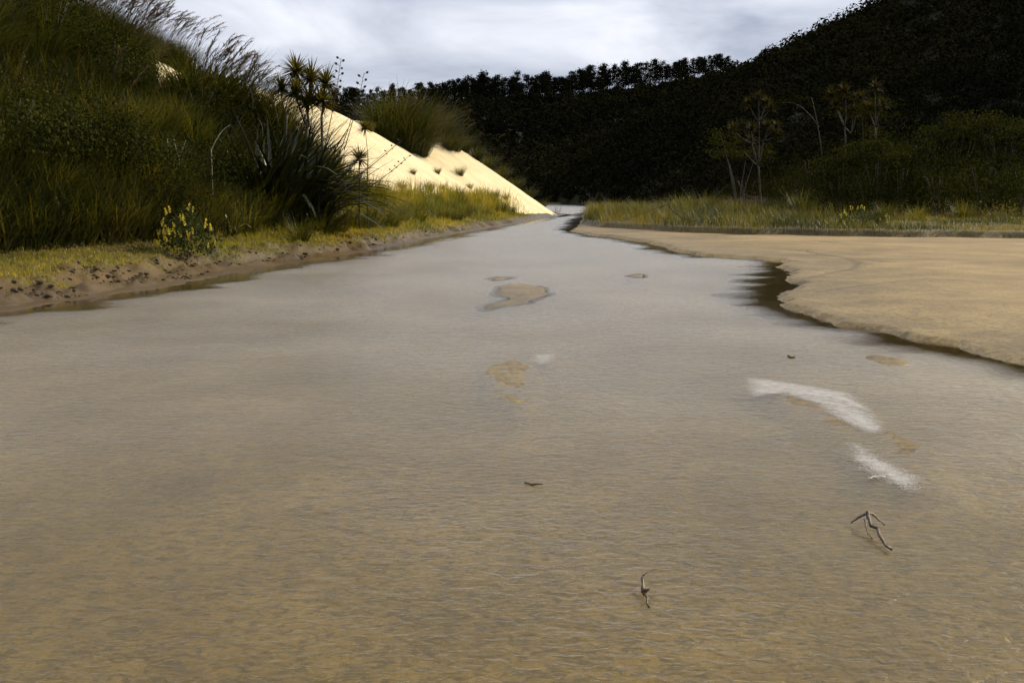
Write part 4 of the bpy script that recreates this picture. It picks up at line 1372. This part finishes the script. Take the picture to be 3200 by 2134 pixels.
PINES = [pine_meshes(i) for i in range(9)]
PTOP = [(1040, 283), (1100, 268), (1160, 283), (1330, 268), (1420, 250), (1480, 240), (1560, 238), (1640, 245), (1760, 236), (1850, 215), (1920, 207), (2020, 198), (2100, 195), (2230, 172), (2290, 190)]
PB = [(1040, 330), (1330, 312), (1700, 300), (1850, 290), (2000, 270), (2290, 225)]
pxs = []
x_ = 1040.0
while x_ < 2285:
    pxs.append(x_); x_ += rng.choice([4.0, 6.0, 8.0, 10.0, 14.0])
for i, px in enumerate(pxs):
    Yp = float(rng.uniform(372, 388))
    x = (px - CX) / FPX * Yp
    top = np.interp(px, [p[0] for p in PTOP], [p[1] for p in PTOP]) + rng.normal(4, 9)
    ztop = pix_at(px, top, Yp).z
    zb = float(ridge_fn(np.array([x]), np.array([Yp]))[0])
    s_ = (ztop - zb) / 10.5
    tm, cm = PINES[int(rng.integers(9))]
    o = empty('pine_tree', (x, Yp, zb), rng.uniform(0, 6.28), s_)
    o.scale = (s_ * rng.uniform(0.75, 1.15),) * 2 + (s_,)
    tag(o, f'dark pine, {nth(i + 1)} from the left in the row along the far ridge skyline', 'pine', 'pines along the far ridge')
    obj('trunk', tm, M_BARKD, o); obj('crown', cm, M_PINE, o)


# --- soil clods on the broken edge of the left bank
g = Geo()
ico = np.array([(0, 0, 1), (.89, 0, .45), (.28, .85, .45), (-.72, .53, .45), (-.72, -.53, .45), (.28, -.85, .45), (.72, .53, -.45), (-.28, .85, -.45), (-.89, 0, -.45), (-.28, -.85, -.45), (.72, -.53, -.45), (0, 0, -1)])
icf = np.array([(0, 1, 2), (0, 2, 3), (0, 3, 4), (0, 4, 5), (0, 5, 1), (1, 6, 2), (2, 7, 3), (3, 8, 4), (4, 9, 5), (5, 10, 1), (6, 7, 2), (7, 8, 3), (8, 9, 4), (9, 10, 5), (10, 6, 1), (11, 7, 6), (11, 8, 7), (11, 9, 8), (11, 10, 9), (11, 6, 10)])
cy_ = np.exp(rng.uniform(math.log(16), math.log(48), 9000))
cx_ = bank_x(cy_) - rng.uniform(0.2, 2.4, 9000)
cz_, so_, _, in_, d_ = ground_fn(cx_, cy_)
ok = ~in_ & (so_ < 0.8) & (d_ > 0.2) & (rng.random(9000) < 0.2 + 0.9 * fbm(cx_ * 1.2, cy_ * 0.8, 77, 2))
for x, y, z in list(zip(cx_[ok], cy_[ok], cz_[ok]))[:900]:
    s_ = 0.012 + 0.04 * rng.random() ** 3
    g.add(ico * s_ * rng.uniform(0.45, 1.35, (12, 1)) * np.array([1.4, 1.0, 0.8]) + np.array([x, y, z + s_ * .2]), tris=icf)
tag(obj('soil_clods', g.mesh('soil_clods'), M_CLOD), 'dark crumbled soil clods along the broken left bank edge', 'soil clods', kind='stuff')


# --- pale flakes that paint the sky's sheen over the right-hand sandbar
def sheen_flakes():
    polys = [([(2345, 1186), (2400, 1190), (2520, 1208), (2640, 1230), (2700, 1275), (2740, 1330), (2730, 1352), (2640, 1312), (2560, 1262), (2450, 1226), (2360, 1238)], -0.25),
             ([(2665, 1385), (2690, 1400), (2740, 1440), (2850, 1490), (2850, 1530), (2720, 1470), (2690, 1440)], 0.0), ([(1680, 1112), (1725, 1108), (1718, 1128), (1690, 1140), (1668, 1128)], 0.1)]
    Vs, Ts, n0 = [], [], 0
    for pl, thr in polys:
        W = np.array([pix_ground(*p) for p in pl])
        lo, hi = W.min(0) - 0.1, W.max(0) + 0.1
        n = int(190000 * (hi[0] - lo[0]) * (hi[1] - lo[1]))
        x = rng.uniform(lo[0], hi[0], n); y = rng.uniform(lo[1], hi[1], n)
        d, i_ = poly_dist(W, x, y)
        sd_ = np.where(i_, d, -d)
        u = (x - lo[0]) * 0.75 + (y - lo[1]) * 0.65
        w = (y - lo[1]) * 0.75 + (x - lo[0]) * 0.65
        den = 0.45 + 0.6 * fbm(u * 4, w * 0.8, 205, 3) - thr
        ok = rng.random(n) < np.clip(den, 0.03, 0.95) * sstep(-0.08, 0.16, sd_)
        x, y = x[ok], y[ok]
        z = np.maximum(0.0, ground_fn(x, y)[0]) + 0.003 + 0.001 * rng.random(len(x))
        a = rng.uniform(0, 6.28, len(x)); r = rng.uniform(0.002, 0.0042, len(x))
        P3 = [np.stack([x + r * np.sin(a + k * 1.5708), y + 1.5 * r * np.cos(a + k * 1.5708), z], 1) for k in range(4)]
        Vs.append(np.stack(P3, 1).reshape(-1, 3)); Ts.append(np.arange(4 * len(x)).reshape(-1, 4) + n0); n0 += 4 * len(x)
    return mesh_np('painted_sheen', np.concatenate(Vs), np.concatenate(Ts))


M_SHEEN = bark_mat('painted_sheen', (0.32, 0.30, 0.27), (0.47, 0.45, 0.42), 0.5, 14)
tag(obj('painted_sheen', sheen_flakes(), M_SHEEN), 'thin pale flakes painted as sky sheen over the sandbar at the right', 'painted_sheen', kind='stuff')

# ------------------------------------------------------------------ driftwood in the shallows
def stick(name, parts, label, cat='driftwood', mat=None, z=0.012):
    c0 = pix_ground(*parts[0][0][0])
    o = empty(name, (c0[0], c0[1], z)); tag(o, label, cat)
    for k, (pts, r, pn, dz) in enumerate(parts):
        P3 = []
        for i, p in enumerate(pts):
            gx, gy = pix_ground(*p)
            P3.append((gx - c0[0], gy - c0[1], dz[i] if isinstance(dz, (list, tuple)) else dz))
        P3 = np.array(P3)
        if len(P3) == 3:
            P3 = bez(P3[0], 2 * P3[1] - 0.5 * (P3[0] + P3[2]), P3[2], 9)
        P3 = P3 + rng.normal(0, r * 0.35, P3.shape); r = r * 0.75
        m = len(P3)
        rr = r * (1 - 0.45 * np.linspace(0, 1, m)) * rng.uniform(0.85, 1.15, m)
        g = Geo(); V, q, tr = tube(P3, rr, 7); g.add(V, q, tr)
        obj(pn, g.mesh(pn, True), mat or M_DRIFT, o)
    return o


stick('driftwood_twig', [([(1640, 1513), (1668, 1517), (1697, 1521)], 0.009, 'twig', 0.0)], 'straight brown twig floating in the middle of the river')
stick('driftwood_branch', [([(2012, 1860), (2010, 1832), (2048, 1797)], 0.010, 'branch', [0.0, 0.03, 0.015]), ([(2012, 1862), (2018, 1880), (2026, 1898)], 0.009, 'root', [0.0, 0.01, -0.01]),
                           ([(2012, 1864), (2020, 1869), (2027, 1872)], 0.009, 'snag', [0.005, 0.02, 0.03])], 'crooked little branch snagged in the sand at the bottom of the photo')
stick('driftwood_fork', [([(2706, 1644), (2735, 1680), (2790, 1730)], 0.014, 'branch', [0.05, 0.03, 0.0]), ([(2706, 1644), (2680, 1642), (2660, 1644)], 0.009, 'twig', [0.05, 0.03, 0.0]),
                         ([(2706, 1646), (2704, 1670), (2725, 1694)], 0.006, 'twig', [0.05, 0.03, 0.0]), ([(2706, 1642), (2735, 1640), (2760, 1646)], 0.008, 'twig', [0.05, 0.03, 0.0])],
      'dark forked branch lying in the shallows at the right edge')
stick('wood_chip', [([(2712, 1504), (2732, 1500), (2765, 1496)], 0.009, 'chip', 0.006)], 'bleached white piece of wood in the shallows near the right sandbar', mat=M_BLEACH)
stick('floating_leaf', [([(2464, 1117), (2475, 1119), (2484, 1118)], 0.014, 'blade', 0.0)], 'small ochre leaf floating near the right sandbar', 'leaf', M_CLOD)

# branch lying over the grass on the right bank
Yb = 41.5
bb = pix_at(2085, 640, Yb); bb.z = zt(bb.x, Yb)
o = empty('fallen_branch', bb); tag(o, 'long bare dark branch lying bowed over the right bank grass', 'branch')
for pn, pts, r in [('branch', [(2085, 640), (2175, 690), (2283, 630)], 0.022), ('branch', [(2085, 640), (2040, 655), (1945, 690)], 0.016), ('twig', [(2075, 646), (2050, 660), (2030, 680)], 0.012), ('twig', [(2095, 650), (2085, 625), (2070, 612)], 0.014), ('twig', [(2092, 640), (2098, 625), (2100, 618)], 0.012)]:
    p3 = [np.array(pix_at(*p, Yb)) - np.array(bb) for p in pts]
    g = Geo(); V, q, tr = tube(bez(p3[0], 2 * p3[1] - 0.5 * (p3[0] + p3[2]), p3[2], 10), np.linspace(r, r * .4, 10), 5); g.add(V, q, tr)
    obj(pn, g.mesh(pn, True), M_STALK, o)

# each tussock of a crowded group is told apart by its place in the row
for gname in ('toetoe on the dune crest', 'toetoe on the dune flank', 'tussocks on the dune flank', 'tussocks on the left bank'):
    mem = [o for o in COL.objects if o.get('group') == gname]
    mem.sort(key=lambda o: proj(o.location.x, o.location.y, o.location.z)[0])
    words = {'toetoe on the dune crest': 'plumed toetoe grass on the dune crest against the sky', 'toetoe on the dune flank': 'dark toetoe grass on the overgrown dune flank',
             'tussocks on the dune flank': 'green grass tussock low on the overgrown dune flank', 'tussocks on the left bank': 'yellow green grass tussock on the left bank'}[gname]
    for i, o in enumerate(mem):
        o['label'] = f'{words}, {nth(i + 1)} from the left'
